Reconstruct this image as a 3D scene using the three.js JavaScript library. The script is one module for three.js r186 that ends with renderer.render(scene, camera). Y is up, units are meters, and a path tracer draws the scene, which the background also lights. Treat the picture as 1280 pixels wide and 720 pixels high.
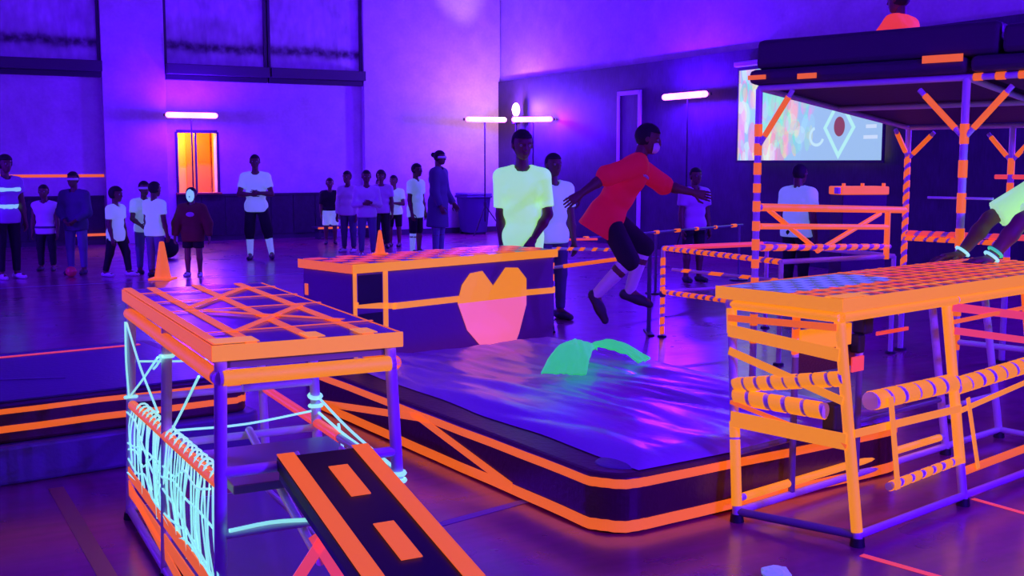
import * as THREE from 'three';
import { RoundedBoxGeometry } from 'three/addons/geometries/RoundedBoxGeometry.js';
import { mergeGeometries } from 'three/addons/utils/BufferGeometryUtils.js';
import { RectAreaLightUniformsLib } from 'three/addons/lights/RectAreaLightUniformsLib.js';
import { ImprovedNoise } from 'three/addons/math/ImprovedNoise.js';

// ---------------------------------------------------------------- camera, exposure, scene
const scene = new THREE.Scene();
scene.background = new THREE.Color(0x000000);
const camera = new THREE.PerspectiveCamera(2 * Math.atan(360 / 1400) * 180 / Math.PI, 1280 / 720, 0.05, 80);
camera.position.set(0, 1.6, 0);
camera.rotation.set(-Math.atan(158 / 1400), 0, 0);
const renderer = new THREE.WebGLRenderer({ antialias: true });
renderer.toneMapping = THREE.LinearToneMapping;
renderer.toneMappingExposure = 1.0;
renderer.shadowMap.enabled = true;
RectAreaLightUniformsLib.init();
// blacklight: nearly all violet-blue, a little red, hardly any green
const UV = new THREE.Color().setRGB(0.074, 0.002, 1.0);
const UV_POWER = 48;

// ---------------------------------------------------------------- helpers
let seed = 20240611;
const rnd = () => { seed = (seed * 1664525 + 1013904223) % 4294967296; return seed / 4294967296; };
const rr = (a, b) => a + (b - a) * rnd();
const V = (x, y, z) => new THREE.Vector3(x, y, z);
const D = Math.PI / 180;
const noise = new ImprovedNoise();
const lin = (r, g, b) => new THREE.Color().setRGB(r, g, b);
const used = {};
function numbered(n) { const k = used[n] || 0; used[n] = k + 1; return k ? n + '_' + String(k).padStart(3, '0') : n; }
function mesh(name, geo, m, parent) {
  const o = new THREE.Mesh(geo, m); o.name = name; o.castShadow = true; o.receiveShadow = true;
  parent.add(o); return o;
}
function thing(name, label, category, pos = [0, 0, 0], turn = 0, group) {
  const o = new THREE.Group(); o.name = numbered(name); o.position.set(...pos); o.rotation.y = turn;
  o.userData = { label, category }; if (group) o.userData.group = group;
  scene.add(o); return o;
}
function single(name, geo, m, label, category, pos = [0, 0, 0], turn = 0, group) {
  const o = mesh(numbered(name), geo, m, scene); o.position.set(...pos); o.rotation.y = turn;
  o.userData = { label, category }; if (group) o.userData.group = group; return o;
}
function struct(name, geo, m, label, pos = [0, 0, 0], turn = 0) {
  const o = geo ? mesh(numbered(name), geo, m, scene) : new THREE.Group();
  if (!geo) { o.name = numbered(name); scene.add(o); }
  o.position.set(...pos); o.rotation.y = turn;
  o.userData = { kind: 'structure', label, category: name.split('_')[0] }; return o;
}
function box(w, h, d, x = 0, y = 0, z = 0, r = 0) {
  const g = r > 0 ? new RoundedBoxGeometry(w, h, d, 1, Math.min(r, w / 2.01, h / 2.01, d / 2.01)) : new THREE.BoxGeometry(w, h, d);
  g.translate(x, y, z); return g;
}
function span(x0, x1, y0, y1, z0, z1, r = 0) { return box(x1 - x0, y1 - y0, z1 - z0, (x0 + x1) / 2, (y0 + y1) / 2, (z0 + z1) / 2, r); }
const plain = (g) => { const n = g.index ? g.toNonIndexed() : g.clone(); for (const k of Object.keys(n.attributes)) if (!['position', 'normal', 'uv'].includes(k)) n.deleteAttribute(k); return n; };
const merge = (l) => mergeGeometries(l.map(plain));
function pipe(p, q, r, seg = 12, open = false) {
  const d = q.clone().sub(p), g = new THREE.CylinderGeometry(r, r, d.length(), seg, 1, open);
  g.applyQuaternion(new THREE.Quaternion().setFromUnitVectors(V(0, 1, 0), d.normalize()));
  const c = p.clone().add(q).multiplyScalar(0.5); g.translate(c.x, c.y, c.z); return g;
}
function strip(p, q, n, w, t = 0.003) {          // a straight piece of tape lying on a face whose outward normal is n
  const a = q.clone().sub(p), L = a.length(); a.normalize();
  const nn = n.clone().sub(a.clone().multiplyScalar(n.dot(a))).normalize(), s = V(0, 0, 0).crossVectors(nn, a);
  const g = new THREE.BoxGeometry(w, t, L);
  const m = new THREE.Matrix4().makeBasis(s, nn, a); const c = p.clone().add(q).multiplyScalar(0.5).addScaledVector(nn, t / 2 + 0.0006);
  m.setPosition(c); g.applyMatrix4(m); return g;
}
function wrapOn(p, q, r, t0, t1, parent, m, name = 'tape_wrap', seg = 12) {   // tape wound round a pipe
  return mesh(name, pipe(p.clone().lerp(q, t0), p.clone().lerp(q, t1), r + 0.003, seg), m, parent);
}
function wraps(p, q, r, n, fill, parent, m, skew = 0) {                       // n separate wraps along a pipe
  for (let k = 0; k < n; k++) {
    const a = (k + (1 - fill) / 2 + rr(-0.06, 0.06)) / n, b = (k + (1 + fill) / 2 + rr(-0.06, 0.06)) / n;
    const g = pipe(p.clone().lerp(q, Math.max(0, a)), p.clone().lerp(q, Math.min(1, b)), r + 0.003, 12, true);
    if (skew) {                                                              // wound at a slant
      const pos = g.attributes.position, ax = q.clone().sub(p).normalize(), c = p.clone().lerp(q, (a + b) / 2);
      for (let i = 0; i < pos.count; i++) { const v = V(pos.getX(i), pos.getY(i), pos.getZ(i)).sub(c); const up = Math.abs(ax.y) > 0.7 ? v.x : v.y; v.addScaledVector(ax, up * skew).add(c); pos.setXYZ(i, v.x, v.y, v.z); }
    }
    mesh('tape_wrap', g, m, parent);
  }
}
const rope = (pts, r, seg = 5, n = 8) => new THREE.TubeGeometry(new THREE.CatmullRomCurve3(pts, false, 'catmullrom', 0.5), n, r, seg);

// ---------------------------------------------------------------- textures (grain, wear, stains only)
function tex(w, h, fn, srgb = true) {
  const a = new Uint8Array(w * h * 4);
  for (let j = 0; j < h; j++) for (let i = 0; i < w; i++) { const c = fn(i / w, j / h); const k = (j * w + i) * 4; a[k] = c[0] * 255; a[k + 1] = c[1] * 255; a[k + 2] = c[2] * 255; a[k + 3] = 255; }
  const t = new THREE.DataTexture(a, w, h); t.magFilter = THREE.LinearFilter; t.minFilter = THREE.LinearMipmapLinearFilter; t.generateMipmaps = true;
  t.wrapS = t.wrapT = THREE.RepeatWrapping; if (srgb) t.colorSpace = THREE.SRGBColorSpace; t.needsUpdate = true; return t;
}
const cl = (v) => Math.max(0, Math.min(1, v));
const fbm = (x, y, z, o = 4) => { let s = 0, a = 0.5; for (let k = 0; k < o; k++) { s += a * noise.noise(x, y, z + k * 7); x *= 2; y *= 2; a *= 0.5; } return s; };
const tPlaster = tex(512, 512, (u, v) => { const n = 0.86 + 0.10 * fbm(u * 9, v * 9, 1) + 0.06 * fbm(u * 60, v * 60, 5, 2); return [cl(n), cl(n), cl(n * 1.0)]; });
const tFloor = tex(1024, 1024, (u, v) => {
  const g = fbm(u * 7, v * 90, 3, 4) * 0.22 + fbm(u * 5, v * 5, 9, 3) * 0.22 + noise.noise(u * 200, v * 200, 3) * 0.04; const s = 1 + g;
  return [cl(0.56 * s), cl(0.06 * s), cl(0.40 * s)];
});
const tFloorRough = tex(512, 512, (u, v) => { const n = cl(0.34 + 0.22 * fbm(u * 12, v * 12, 4) + 0.1 * fbm(u * 50, v * 50, 2, 2)); return [n, n, n]; }, false);
const tVinyl = tex(512, 512, (u, v) => { const n = cl(0.5 + 0.5 * fbm(u * 26, v * 26, 2, 3)); return [n, n, n]; }, false);
const tDark = tex(512, 512, (u, v) => { const n = 0.80 + 0.3 * fbm(u * 6, v * 6, 12) + 0.12 * noise.noise(u * 120, v * 16, 3); return [cl(0.30 * n), cl(0.24 * n), cl(0.36 * n)]; });
const tPane = tex(512, 512, (u, v) => {           // old painted panel: chalky ground with smeared dark streaks of dirt along its lower part
  let n = 0.86 + 0.20 * fbm(u * 5, v * 5, 21) + 0.16 * fbm(u * 24, v * 9, 8);
  const line = Math.exp(-Math.pow((v - 0.115 - 0.03 * fbm(u * 6, 0.5, 4)) / 0.034, 2)) * (0.75 + 0.9 * fbm(u * 22, v * 22, 31));
  const drip = Math.max(0, fbm(u * 16, v * 2.2, 44) - 0.22) * 1.2;
  n = n * (1 - 0.72 * cl(line)) - drip * 0.5; return [cl(n * 0.86), cl(n * 0.82), cl(n * 0.88)];
});

// ---------------------------------------------------------------- materials
const M = {};
const std = (c, rough = 0.6, extra = {}) => new THREE.MeshStandardMaterial({ color: c, roughness: rough, ...extra });
const glow = (c, e, k, rough = 0.5) => new THREE.MeshStandardMaterial({ color: c, roughness: rough, emissive: e, emissiveIntensity: k });
// Fluorescent pigment (day-glo tape, cord, neon and optically brightened cotton): under ultraviolet lamps it gives off
// visible light of its own colour, put in as a fixed glow whatever the lamps do, one even strength over the whole material; all shading on it still comes from the lamps.
const fluorescent = glow;
M.wall = std(lin(0.78, 0.76, 0.76), 0.75, { map: tPlaster });
M.wallDark = std(lin(0.9, 0.75, 0.9), 0.6, { map: tDark });
M.wainscot = std(lin(0.55, 0.42, 0.5), 0.55, { map: tDark });
M.ceiling = std(lin(0.7, 0.7, 0.7), 0.9, { map: tPlaster });
M.floor = new THREE.MeshPhysicalMaterial({ color: lin(1, 1, 1), map: tFloor, roughness: 1.0, roughnessMap: tFloorRough, clearcoat: 0.9, clearcoatRoughness: 0.2 });
M.pane = std(lin(1, 1, 1), 0.5, { map: tPane });
M.frameDark = std(lin(0.05, 0.04, 0.06), 0.5);
M.frameWhite = std(lin(0.7, 0.7, 0.7), 0.5);
M.tape = fluorescent(lin(0.92, 0.24, 0.02), lin(1, 0.15, 0.004), 0.68, 0.65);
M.tapeAmber = fluorescent(lin(0.95, 0.42, 0.02), lin(1, 0.30, 0.004), 0.72, 0.6);
M.tapeRed = fluorescent(lin(0.90, 0.16, 0.10), lin(1, 0.07, 0.02), 0.62, 0.42);
M.tapePinkLit = fluorescent(lin(0.95, 0.30, 0.35), lin(1, 0.17, 0.20), 0.72, 0.42);  // tape of the heart's lower rows, tinted with the pinkish light it reflects
M.cord = fluorescent(lin(0.6, 0.85, 0.8), lin(0.30, 0.92, 0.78), 0.8, 0.6);
M.neon = fluorescent(lin(0.6, 0.9, 0.5), lin(0.40, 0.95, 0.30), 0.66, 0.8);
M.neonGreen = fluorescent(lin(0.15, 0.8, 0.3), lin(0.05, 0.85, 0.25), 0.5, 0.7);
M.brightWhite = fluorescent(lin(0.82, 0.82, 0.84), lin(0.22, 0.40, 0.62), 0.30, 0.85);
M.reflective = fluorescent(lin(0.8, 0.85, 0.85), lin(0.25, 0.75, 0.75), 0.6, 0.5);
M.orangeShirt = fluorescent(lin(0.85, 0.10, 0.04), lin(1, 0.05, 0.02), 0.7, 0.8);
M.redShirt = fluorescent(lin(0.62, 0.015, 0.04), lin(0.6, 0.004, 0.03), 0.24, 0.8);
M.paleShirt = std(lin(0.82, 0.80, 0.84), 0.85);
M.lilacShirt = std(lin(0.6, 0.42, 0.62), 0.85);
M.hivis = std(lin(0.5, 0.28, 0.7), 0.8);
M.blackCloth = std(lin(0.018, 0.016, 0.022), 0.9);
M.navy = std(lin(0.09, 0.08, 0.17), 0.85);
M.jeans = std(lin(0.16, 0.16, 0.30), 0.85);
M.brownCloth = std(lin(0.16, 0.06, 0.03), 0.9);
M.shoeWhite = std(lin(0.78, 0.8, 0.8), 0.6);
M.shoeDark = std(lin(0.04, 0.04, 0.06), 0.6);
M.hair = std(lin(0.012, 0.01, 0.01), 0.7);
M.skin = [std(lin(0.16, 0.075, 0.05), 0.55), std(lin(0.22, 0.11, 0.075), 0.55), std(lin(0.30, 0.17, 0.12), 0.55)];
M.eye = std(lin(0.3, 0.28, 0.28), 0.3); M.mask = std(lin(0.85, 0.88, 0.9), 0.5);
M.pipe = std(lin(0.70, 0.66, 0.74), 0.35);
M.pipeDark = std(lin(0.2, 0.18, 0.24), 0.4);
M.board = std(lin(0.17, 0.13, 0.24), 0.28, { roughnessMap: null });
M.black = std(lin(0.02, 0.02, 0.025), 0.55);
M.boxSide = std(lin(0.20, 0.10, 0.24), 0.55, { bumpMap: tVinyl, bumpScale: 0.002 });
M.matDark = std(lin(0.085, 0.016, 0.03), 0.4, { bumpMap: tVinyl, bumpScale: 0.003 });
M.matBlue = std(lin(0.14, 0.12, 0.26), 0.4, { bumpMap: tVinyl, bumpScale: 0.003 });
M.sheet = new THREE.MeshPhysicalMaterial({ color: lin(0.42, 0.18, 0.70), roughness: 0.34, clearcoat: 0.7, clearcoatRoughness: 0.2, bumpMap: tVinyl, bumpScale: 0.002 });
M.roofMat = std(lin(0.055, 0.025, 0.06), 0.6, { bumpMap: tVinyl, bumpScale: 0.003 });
M.lineBlue = std(lin(0.30, 0.24, 0.42), 0.4); M.lineOrange = M.tapeRed; M.lineBrown = std(lin(0.42, 0.2, 0.12), 0.4);
M.tube = glow(lin(0.9, 0.8, 0.9), lin(1.0, 0.17, 0.95), 5.0, 0.4);
M.warmGlow = glow(lin(0.9, 0.8, 0.6), lin(1, 0.62, 0.35), 3.0, 0.4);
M.cone = M.tape;
M.ball = std(lin(0.85, 0.10, 0.12), 0.35);
M.alcove = std(lin(0.75, 0.42, 0.16), 0.8); M.doorWood = std(lin(0.5, 0.22, 0.06), 0.6);

// ---------------------------------------------------------------- the hall (local frame: corner of back and right wall, x along back wall, z along right wall)
const PHI = 29.1 * D, C0 = V(-0.33, 0, -26);
const RP = [C0.x, 0, C0.z];
const room = (x, y, z) => V(C0.x + x * Math.cos(PHI) + z * Math.sin(PHI), y, C0.z - x * Math.sin(PHI) + z * Math.cos(PHI));
const HC = 6.6, XL = -18, ZN = 30;
function planarUV(g, s) { const p = g.attributes.position, n = g.attributes.normal, uv = []; for (let i = 0; i < p.count; i++) { const ax = Math.abs(n.getX(i)), ay = Math.abs(n.getY(i)); if (ay > 0.6) uv.push(p.getX(i) * s, p.getZ(i) * s); else if (ax > 0.6) uv.push(p.getZ(i) * s, p.getY(i) * s); else uv.push(p.getX(i) * s, p.getY(i) * s); } g.setAttribute('uv', new THREE.Float32BufferAttribute(uv, 2)); return g; }
struct('floor', planarUV(span(XL - 0.3, 0.3, -0.2, 0, -1.6, ZN + 0.3), 0.16), M.floor, 'dark red-brown varnished sports hall floor', RP, PHI);
struct('ceiling', planarUV(span(XL - 0.3, 0.3, HC, HC + 0.2, -1.6, ZN + 0.3), 0.3), M.ceiling, 'pale flat ceiling of the hall', RP, PHI);
const OX0 = -7.26, OX1 = -6.45, OY0 = 0.95, OY1 = 2.19;
struct('wall_back', planarUV(merge([span(XL, 0, 0, OY0, -0.3, 0), span(XL, 0, OY1, HC, -0.3, 0), span(XL, OX0, OY0, OY1, -0.3, 0), span(OX1, 0, OY0, OY1, -0.3, 0)]), 0.3), M.wall, 'white plastered back wall of the hall', RP, PHI);
struct('wall_right', planarUV(span(0, 0.3, 0, HC, -0.3, ZN), 0.3), M.wall, 'white plastered long wall above dark panelling', RP, PHI);
struct('wall_left', planarUV(span(XL - 0.3, XL, 0, HC, -0.3, ZN), 0.3), M.wall, 'white plastered side wall', RP, PHI);
struct('wall_front', planarUV(span(XL, 0, 0, HC, ZN, ZN + 0.3), 0.3), M.wall, 'white plastered wall behind the viewer', RP, PHI);
struct('trim_1', planarUV(span(-8.65, -7.47, 0, HC, 0, 0.14, 0.01), 0.3), M.wall, 'white plastered pier between the painted panels', RP, PHI);
struct('trim_2', planarUV(span(-3.33, -0.02, 0, HC, 0, 0.16, 0.01), 0.3), M.wall, 'broad white pier in the corner of the hall', RP, PHI);
struct('trim_3', planarUV(span(-0.07, -0.002, 0, 3.4, 0.17, ZN - 0.02), 0.4), M.wallDark, 'dark wall cladding below the white upper wall', RP, PHI);
// wainscot: boards told apart by their joints
for (const [x0, x1] of [[-13.8, -8.68], [-7.3, -3.95]]) {
  const w = struct('trim_4', span(x0, x1, 0, 0.94, 0.001, 0.03), M.frameDark, x0 < -8 ? 'dark wooden wainscot behind the row of watching children' : 'dark wooden wainscot under the lit hatch', RP, PHI);
  const n = Math.round((x1 - x0) / 0.48), s = (x1 - x0) / n;
  for (let k = 0; k < n; k++) mesh('panel', span(x0 + k * s + 0.01, x0 + (k + 1) * s - 0.01, 0.10, 0.90, 0.03, 0.045, 0.004), M.wainscot, w);
  mesh('rail', span(x0, x1, 0.90, 0.95, 0.03, 0.06, 0.005), M.wainscot, w);
}
struct('baseboard_back', merge([span(-3.33, -0.08, 0, 0.12, 0.161, 0.18)]), M.frameDark, 'dark baseboard at the foot of the corner pier', RP, PHI);
// high painted panels with deep dark sills
for (const [x0, x1, lab] of [[-11.4, -8.66, 'smudged pale panel with dark sill left of the pier'], [-7.46, -5.42, 'smudged pale panel with dark sill above the lit hatch'], [-5.38, -3.34, 'smudged pale panel with dark sill beside the corner pier']]) {
  const w = struct('window_1', null, null, lab, RP, PHI);
  const g = new THREE.PlaneGeometry(1, 1); const uv = g.attributes.uv;
  const pane = span(x0 + 0.05, x1 - 0.05, 3.52, 6.3, 0.01, 0.05);
  const p = pane.attributes.position, u = pane.attributes.uv;
  for (let i = 0; i < p.count; i++) u.setXY(i, (p.getX(i) - x0) / 2.9 + x0 * 0.37, (p.getY(i) - 3.52) / 2.9);
  mesh('pane', pane, M.pane, w);
  mesh('frame', merge([span(x0, x0 + 0.05, 3.47, 6.35, 0.005, 0.09, 0.005), span(x1 - 0.05, x1, 3.47, 6.35, 0.005, 0.09, 0.005), span(x0, x1, 6.3, 6.36, 0.005, 0.09, 0.005)]), M.frameDark, w);
  mesh('sill', span(x0, x1, 3.30, 3.50, 0.005, 0.32, 0.01), M.frameDark, w);
  mesh('apron', span(x0, x1, 3.20, 3.30, 0.005, 0.14, 0.01), M.wainscot, w);
}
{ // lit hatch: a real opening with a small warm-lit lobby behind it
  const w = struct('window_4', null, null, 'hatch opening onto an orange-lit lobby', RP, PHI);
  mesh('reveal', merge([span(OX0 - 0.25, OX0 - 0.2, 0.4, 2.5, -1.3, -0.3), span(OX1 + 0.2, OX1 + 0.25, 0.4, 2.5, -1.3, -0.3), span(OX0 - 0.25, OX1 + 0.25, 2.5, 2.55, -1.3, -0.3), span(OX0 - 0.25, OX1 + 0.25, 0.35, 0.4, -1.3, -0.3), span(OX0 - 0.25, OX1 + 0.25, 0.35, 2.55, -1.35, -1.3)]), M.alcove, w);
  mesh('frame', merge([span(OX0 - 0.03, OX0 + 0.02, OY0, OY1, -0.02, 0.02), span(OX1 - 0.02, OX1 + 0.03, OY0, OY1, -0.02, 0.02), span(OX0, OX1, OY1 - 0.02, OY1 + 0.04, -0.02, 0.02)]), M.frameDark, w);
  mesh('mullion', span(-6.90, -6.86, OY0, OY1, -0.06, -0.02, 0.004), M.frameDark, w);
  mesh('shutter', span(-6.80, -6.30, 0.42, 2.45, -1.25, -1.2, 0.005), M.doorWood, w);
  mesh('sill', span(OX0 - 0.05, OX1 + 0.05, OY0 - 0.005, OY0 + 0.03, -0.25, 0.09, 0.006), M.doorWood, w);
  const c = room(-7.05, 2.2, -0.75); const l = new THREE.PointLight(lin(1, 0.34, 0.05), 7, 0, 2); l.position.copy(c); l.castShadow = true; l.shadow.radius = 3; scene.add(l);
  const l2 = mesh('lobby_lamp', new THREE.SphereGeometry(0.06, 12, 8), M.warmGlow, w); l2.position.set(-7.05, 2.36, -0.75);
}
{ // tall door in the cladding of the long wall
  const w = struct('door_1', null, null, 'tall dark door in a white frame', RP, PHI);
  mesh('frame', merge([span(-0.11, -0.07, 0, 2.92, 4.98, 5.06, 0.004), span(-0.11, -0.07, 0, 2.92, 5.66, 5.74, 0.004), span(-0.11, -0.07, 2.84, 2.92, 4.98, 5.74, 0.004)]), M.frameWhite, w);
  mesh('leaf', span(-0.09, -0.072, 0.01, 2.84, 5.06, 5.66, 0.004), M.wallDark, w);
  mesh('handle', merge([pipe(V(-0.09, 1.05, 5.58), V(-0.14, 1.05, 5.58), 0.012), pipe(V(-0.14, 1.05, 5.6), V(-0.14, 1.05, 5.47), 0.012)]), M.pipe, w);
}
{ // court lines painted on the floor
  const ln = (a, b, w, m, lab) => { const g = strip(V(a[0], 0.0002, a[1]), V(b[0], 0.0002, b[1]), V(0, 1, 0), w, 0.0012); const o = single('floor_line', g, m, lab, 'floor line'); return o; };
  ln([-1.9, -3.4], [1.5, -6.45], 0.05, M.lineBlue, 'pale line painted on the floor running under the bench ramp toward the crash mat');
  ln([-0.9, -4.06], [3.2, -3.15], 0.045, M.lineBlue, 'faint pale court line in front of the crash mat corner');
  ln([-2.25, -5.38], [-1.0, -3.2], 0.07, M.lineBrown, 'brown court line on the floor beside the cargo net frame');
  ln([1.43, -4.43], [2.1, -3.7], 0.035, M.lineOrange, 'orange floor tape leading away from the frame leg');
  ln([2.2, -5.2], [2.75, -4.35], 0.03, M.lineOrange, 'orange floor tape outside the frame base rail');
  ln([-9.5, -12.5], [2.5, -19.0], 0.05, M.lineBlue, 'pale court line across the floor in front of the watching children');
}
for (const [x0, x1, y, w, lab] of [[-14, -8.66, 1.33, 0.055, 'long orange tape strip on the wall above the wainscot'], [-9.4, -8.3, 0.2, 0.05, 'short orange tape strip low on the dark wainscot']])
  single('wall_tape', strip(V(x0, y, y > 1 ? 0.001 : 0.15), V(x1, y, y > 1 ? 0.001 : 0.15), V(0, 0, 1), w), M.tape, lab, 'tape', RP, PHI);
{
  const g = thing('low_bench', 'low dark bench with a broken orange tape edge against the back wall', 'bench', room(-4.0, 0, 0.55).toArray(), PHI);
  mesh('seat', box(1.3, 0.05, 0.3, 0, 0.23, 0, 0.01), M.frameDark, g);
  for (const s of [-0.55, 0.55]) mesh('leg', box(0.05, 0.21, 0.26, s, 0.105, 0, 0.005), M.frameDark, g);
  for (const [a, b] of [[-0.6, -0.15], [-0.05, 0.12], [0.2, 0.58]]) mesh('tape', strip(V(a, 0.23, 0.15), V(b, 0.23, 0.15), V(0, 0, 1), 0.04), M.tape, g);
}

// ---------------------------------------------------------------- blacklight fixtures on stands
function blacklight(p, turn, label, len = 1.0, power = 1, spread = 0.45) {
  const g = thing('blacklight_stand', label, 'lamp', [p.x, 0, p.z], turn, 'blacklight tubes on tripod stands');
  const h = p.y;
  mesh('batten', box(len + 0.06, 0.05, 0.035, 0, h, -0.065, 0.006), M.black, g);
  mesh('tube', new THREE.CapsuleGeometry(0.055, len - 0.1, 6, 12).rotateZ(Math.PI / 2).translate(0, h, 0), M.tube, g);
  mesh('pole', pipe(V(0, 0.3, -0.07), V(0, h, -0.07), 0.016), M.black, g);
  mesh('hub', pipe(V(0, 0.62, -0.07), V(0, 0.72, -0.07), 0.03), M.black, g);
  for (let k = 0; k < 3; k++) { const a = (k * 120 + 30) * D; mesh('leg', pipe(V(0, 0.66, -0.07), V(Math.cos(a) * spread, 0.012, -0.07 + Math.sin(a) * spread), 0.012, 8), M.black, g); }
  for (const s of [-0.3, 0.3]) {
    const l = new THREE.PointLight(UV, UV_POWER * power, 0, 2); l.position.set(s * len, h, 0.085); l.castShadow = true; l.shadow.radius = 2.5; g.add(l);
  }
}
blacklight(room(-7.06, 2.50, 0.5), PHI, 'pink-white blacklight tube on a stand in front of the lit hatch', 1.0, 0.55, 0.28);
blacklight(room(-0.98, 2.50, 1.3), PHI, 'pink-white blacklight tube on a tripod beside the bin', 0.98, 0.55);
blacklight(room(-0.45, 2.48, 2.35), PHI - 50 * D, 'pink-white blacklight tube behind the neon-shirted man', 0.9, 0.45);
blacklight(room(-0.36, 2.72, 7.38), PHI - 90 * D, 'pink-white blacklight tube on a stand against the dark cladding', 1.2, 0.6, 0.2);
blacklight(room(-8.3, 2.6, 24.6), PHI - 130 * D, 'blacklight tube on a stand beside the viewer', 1.0, 1.5);
// the same fixtures stand along the parts of the hall behind and beside the viewer
blacklight(room(-0.7, 2.7, 17.5), PHI - 90 * D, 'blacklight tube on a stand far along the long wall', 1.0, 1.6);
blacklight(room(-17.2, 2.7, 9), PHI + 90 * D, 'blacklight tube on a stand by the opposite side wall', 1.0, 1.5);
{ // warm stage lamp in the corner
  const p = room(-0.30, 0, 1.4);
  const g = thing('stage_lamp', 'warm white stage lamp on a pole in the corner of the hall', 'lamp', [p.x, 0, p.z], PHI);
  mesh('pole', pipe(V(0, 0.02, 0), V(0, 2.48, 0), 0.018), M.black, g);
  mesh('base', new THREE.CylinderGeometry(0.2, 0.22, 0.03, 20).translate(0, 0.015, 0), M.black, g);
  mesh('housing', new THREE.CylinderGeometry(0.09, 0.09, 0.16, 16).translate(0, 2.50, 0), M.black, g);
  mesh('lens', new THREE.SphereGeometry(0.085, 14, 10).scale(1, 1.8, 1).translate(0, 2.72, 0), M.warmGlow, g);
  const l = new THREE.PointLight(lin(1, 0.42, 0.22), 6, 0, 2); l.position.set(-0.12, 2.75, -0.02); l.castShadow = true; l.shadow.radius = 4; g.add(l);
  const s = new THREE.SpotLight(lin(1, 0.46, 0.25), 30, 0, 20 * D, 0.9, 2); s.position.set(-0.3, 2.9, -0.1); s.target.position.set(-0.75, 5.6, -0.85); s.castShadow = true; s.shadow.radius = 3; g.add(s); g.add(s.target);
}
{ // projection screen hanging on the long wall
  const g = thing('projection_screen', 'bright projected screen in pale blue and pastel patches on the dark wall', 'screen', room(-0.16, 1.62, 10.1).toArray(), PHI - 90 * D);
  const c = document.createElement('canvas'); c.width = 768; c.height = 384; const x = c.getContext('2d');
  x.fillStyle = '#9fc8ec'; x.fillRect(0, 0, 768, 384);
  const pal = ['#f7b3cf', '#9df7c4', '#f7f29a', '#f0a0ea', '#a8e8fa', '#f9d0a8', '#74f2c8', '#f58ca8', '#e8fbf8'];
  for (let k = 0; k < 150; k++) { const px = rr(-10, 430), py = rr(-20, 384), r = rr(14, 44) * (px > 330 ? 0.6 : 1); x.globalAlpha = 0.55; x.fillStyle = pal[Math.floor(rnd() * pal.length)]; x.beginPath(); x.ellipse(px, py, r * 0.6, r * 1.5, rr(-0.3, 0.3), 0, 7); x.fill(); }
  x.globalAlpha = 1; x.fillStyle = '#9fc4ea'; x.beginPath(); x.moveTo(360, 384); x.lineTo(450, 90); x.lineTo(768, 60); x.lineTo(768, 384); x.fill();
  for (let k = 0; k < 40; k++) { x.globalAlpha = 0.3; x.fillStyle = pal[Math.floor(rnd() * pal.length)]; x.beginPath(); x.ellipse(rr(150, 420), rr(150, 330), rr(8, 30), rr(14, 50), 0, 0, 7); x.fill(); }
  x.globalAlpha = 1; x.lineWidth = 16; x.strokeStyle = '#b8f4ee'; x.beginPath(); x.moveTo(560, 150); x.lineTo(632, 258); x.lineTo(560, 366); x.lineTo(490, 258); x.closePath(); x.stroke();
  x.fillStyle = '#8c4636'; x.beginPath(); x.ellipse(562, 254, 27, 38, 0, 0, 7); x.fill();
  x.lineWidth = 12; x.strokeStyle = '#c8ecf4'; x.beginPath(); x.arc(448, 290, 34, 0.3, 4.4); x.stroke();
  x.fillStyle = '#cfe0f6'; x.fillRect(680, 210, 60, 14); x.fillRect(690, 250, 50, 14); x.fillRect(680, 290, 66, 14);
  const t = new THREE.CanvasTexture(c); t.colorSpace = THREE.SRGBColorSpace;
  mesh('picture', new THREE.BoxGeometry(3.05, 1.44, 0.02).translate(0, 0.72, 0.012), new THREE.MeshStandardMaterial({ color: lin(0.06, 0.06, 0.06), roughness: 0.8, emissive: lin(1, 1, 1), emissiveMap: t, emissiveIntensity: 0.95 }), g);
  mesh('border', merge([span(-1.56, 1.56, 1.44, 1.48, 0, 0.03), span(-1.56, 1.56, -0.04, 0, 0, 0.03), span(-1.56, -1.525, 0, 1.44, 0, 0.03), span(1.525, 1.56, 0, 1.44, 0, 0.03)]), M.black, g);
  mesh('housing', box(3.2, 0.09, 0.1, 0, 1.54, 0.03, 0.02), M.frameWhite, g);
  const l = new THREE.RectAreaLight(lin(0.55, 0.8, 1), 0.4, 3.0, 1.4); l.position.set(0, 0.72, 0.06); l.rotation.y = Math.PI; g.add(l);
}
{ // wheelie bin by the pier
  const p = room(-0.95, 0, 0.62);
  const g = thing('waste_bin', 'dark plastic wheeled bin with a flat lid standing against the corner pier', 'bin', [p.x, 0, p.z], PHI);
  const b = new THREE.CylinderGeometry(0.40, 0.31, 0.8, 4).rotateY(Math.PI / 4).translate(0, 0.44, 0);
  mesh('body', b, M.navy, g); mesh('rim', box(0.64, 0.05, 0.62, 0, 0.83, 0, 0.015), M.navy, g);
  mesh('lid', box(0.62, 0.05, 0.6, 0, 0.885, 0.01, 0.02), M.jeans, g);
  for (const s of [-0.2, 0.2]) mesh('wheel', new THREE.CylinderGeometry(0.05, 0.05, 0.05, 14).rotateZ(Math.PI / 2).translate(s, 0.05, -0.2), M.black, g);
  mesh('foot', box(0.4, 0.06, 0.06, 0, 0.03, 0.18, 0.01), M.black, g);
}

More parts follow.
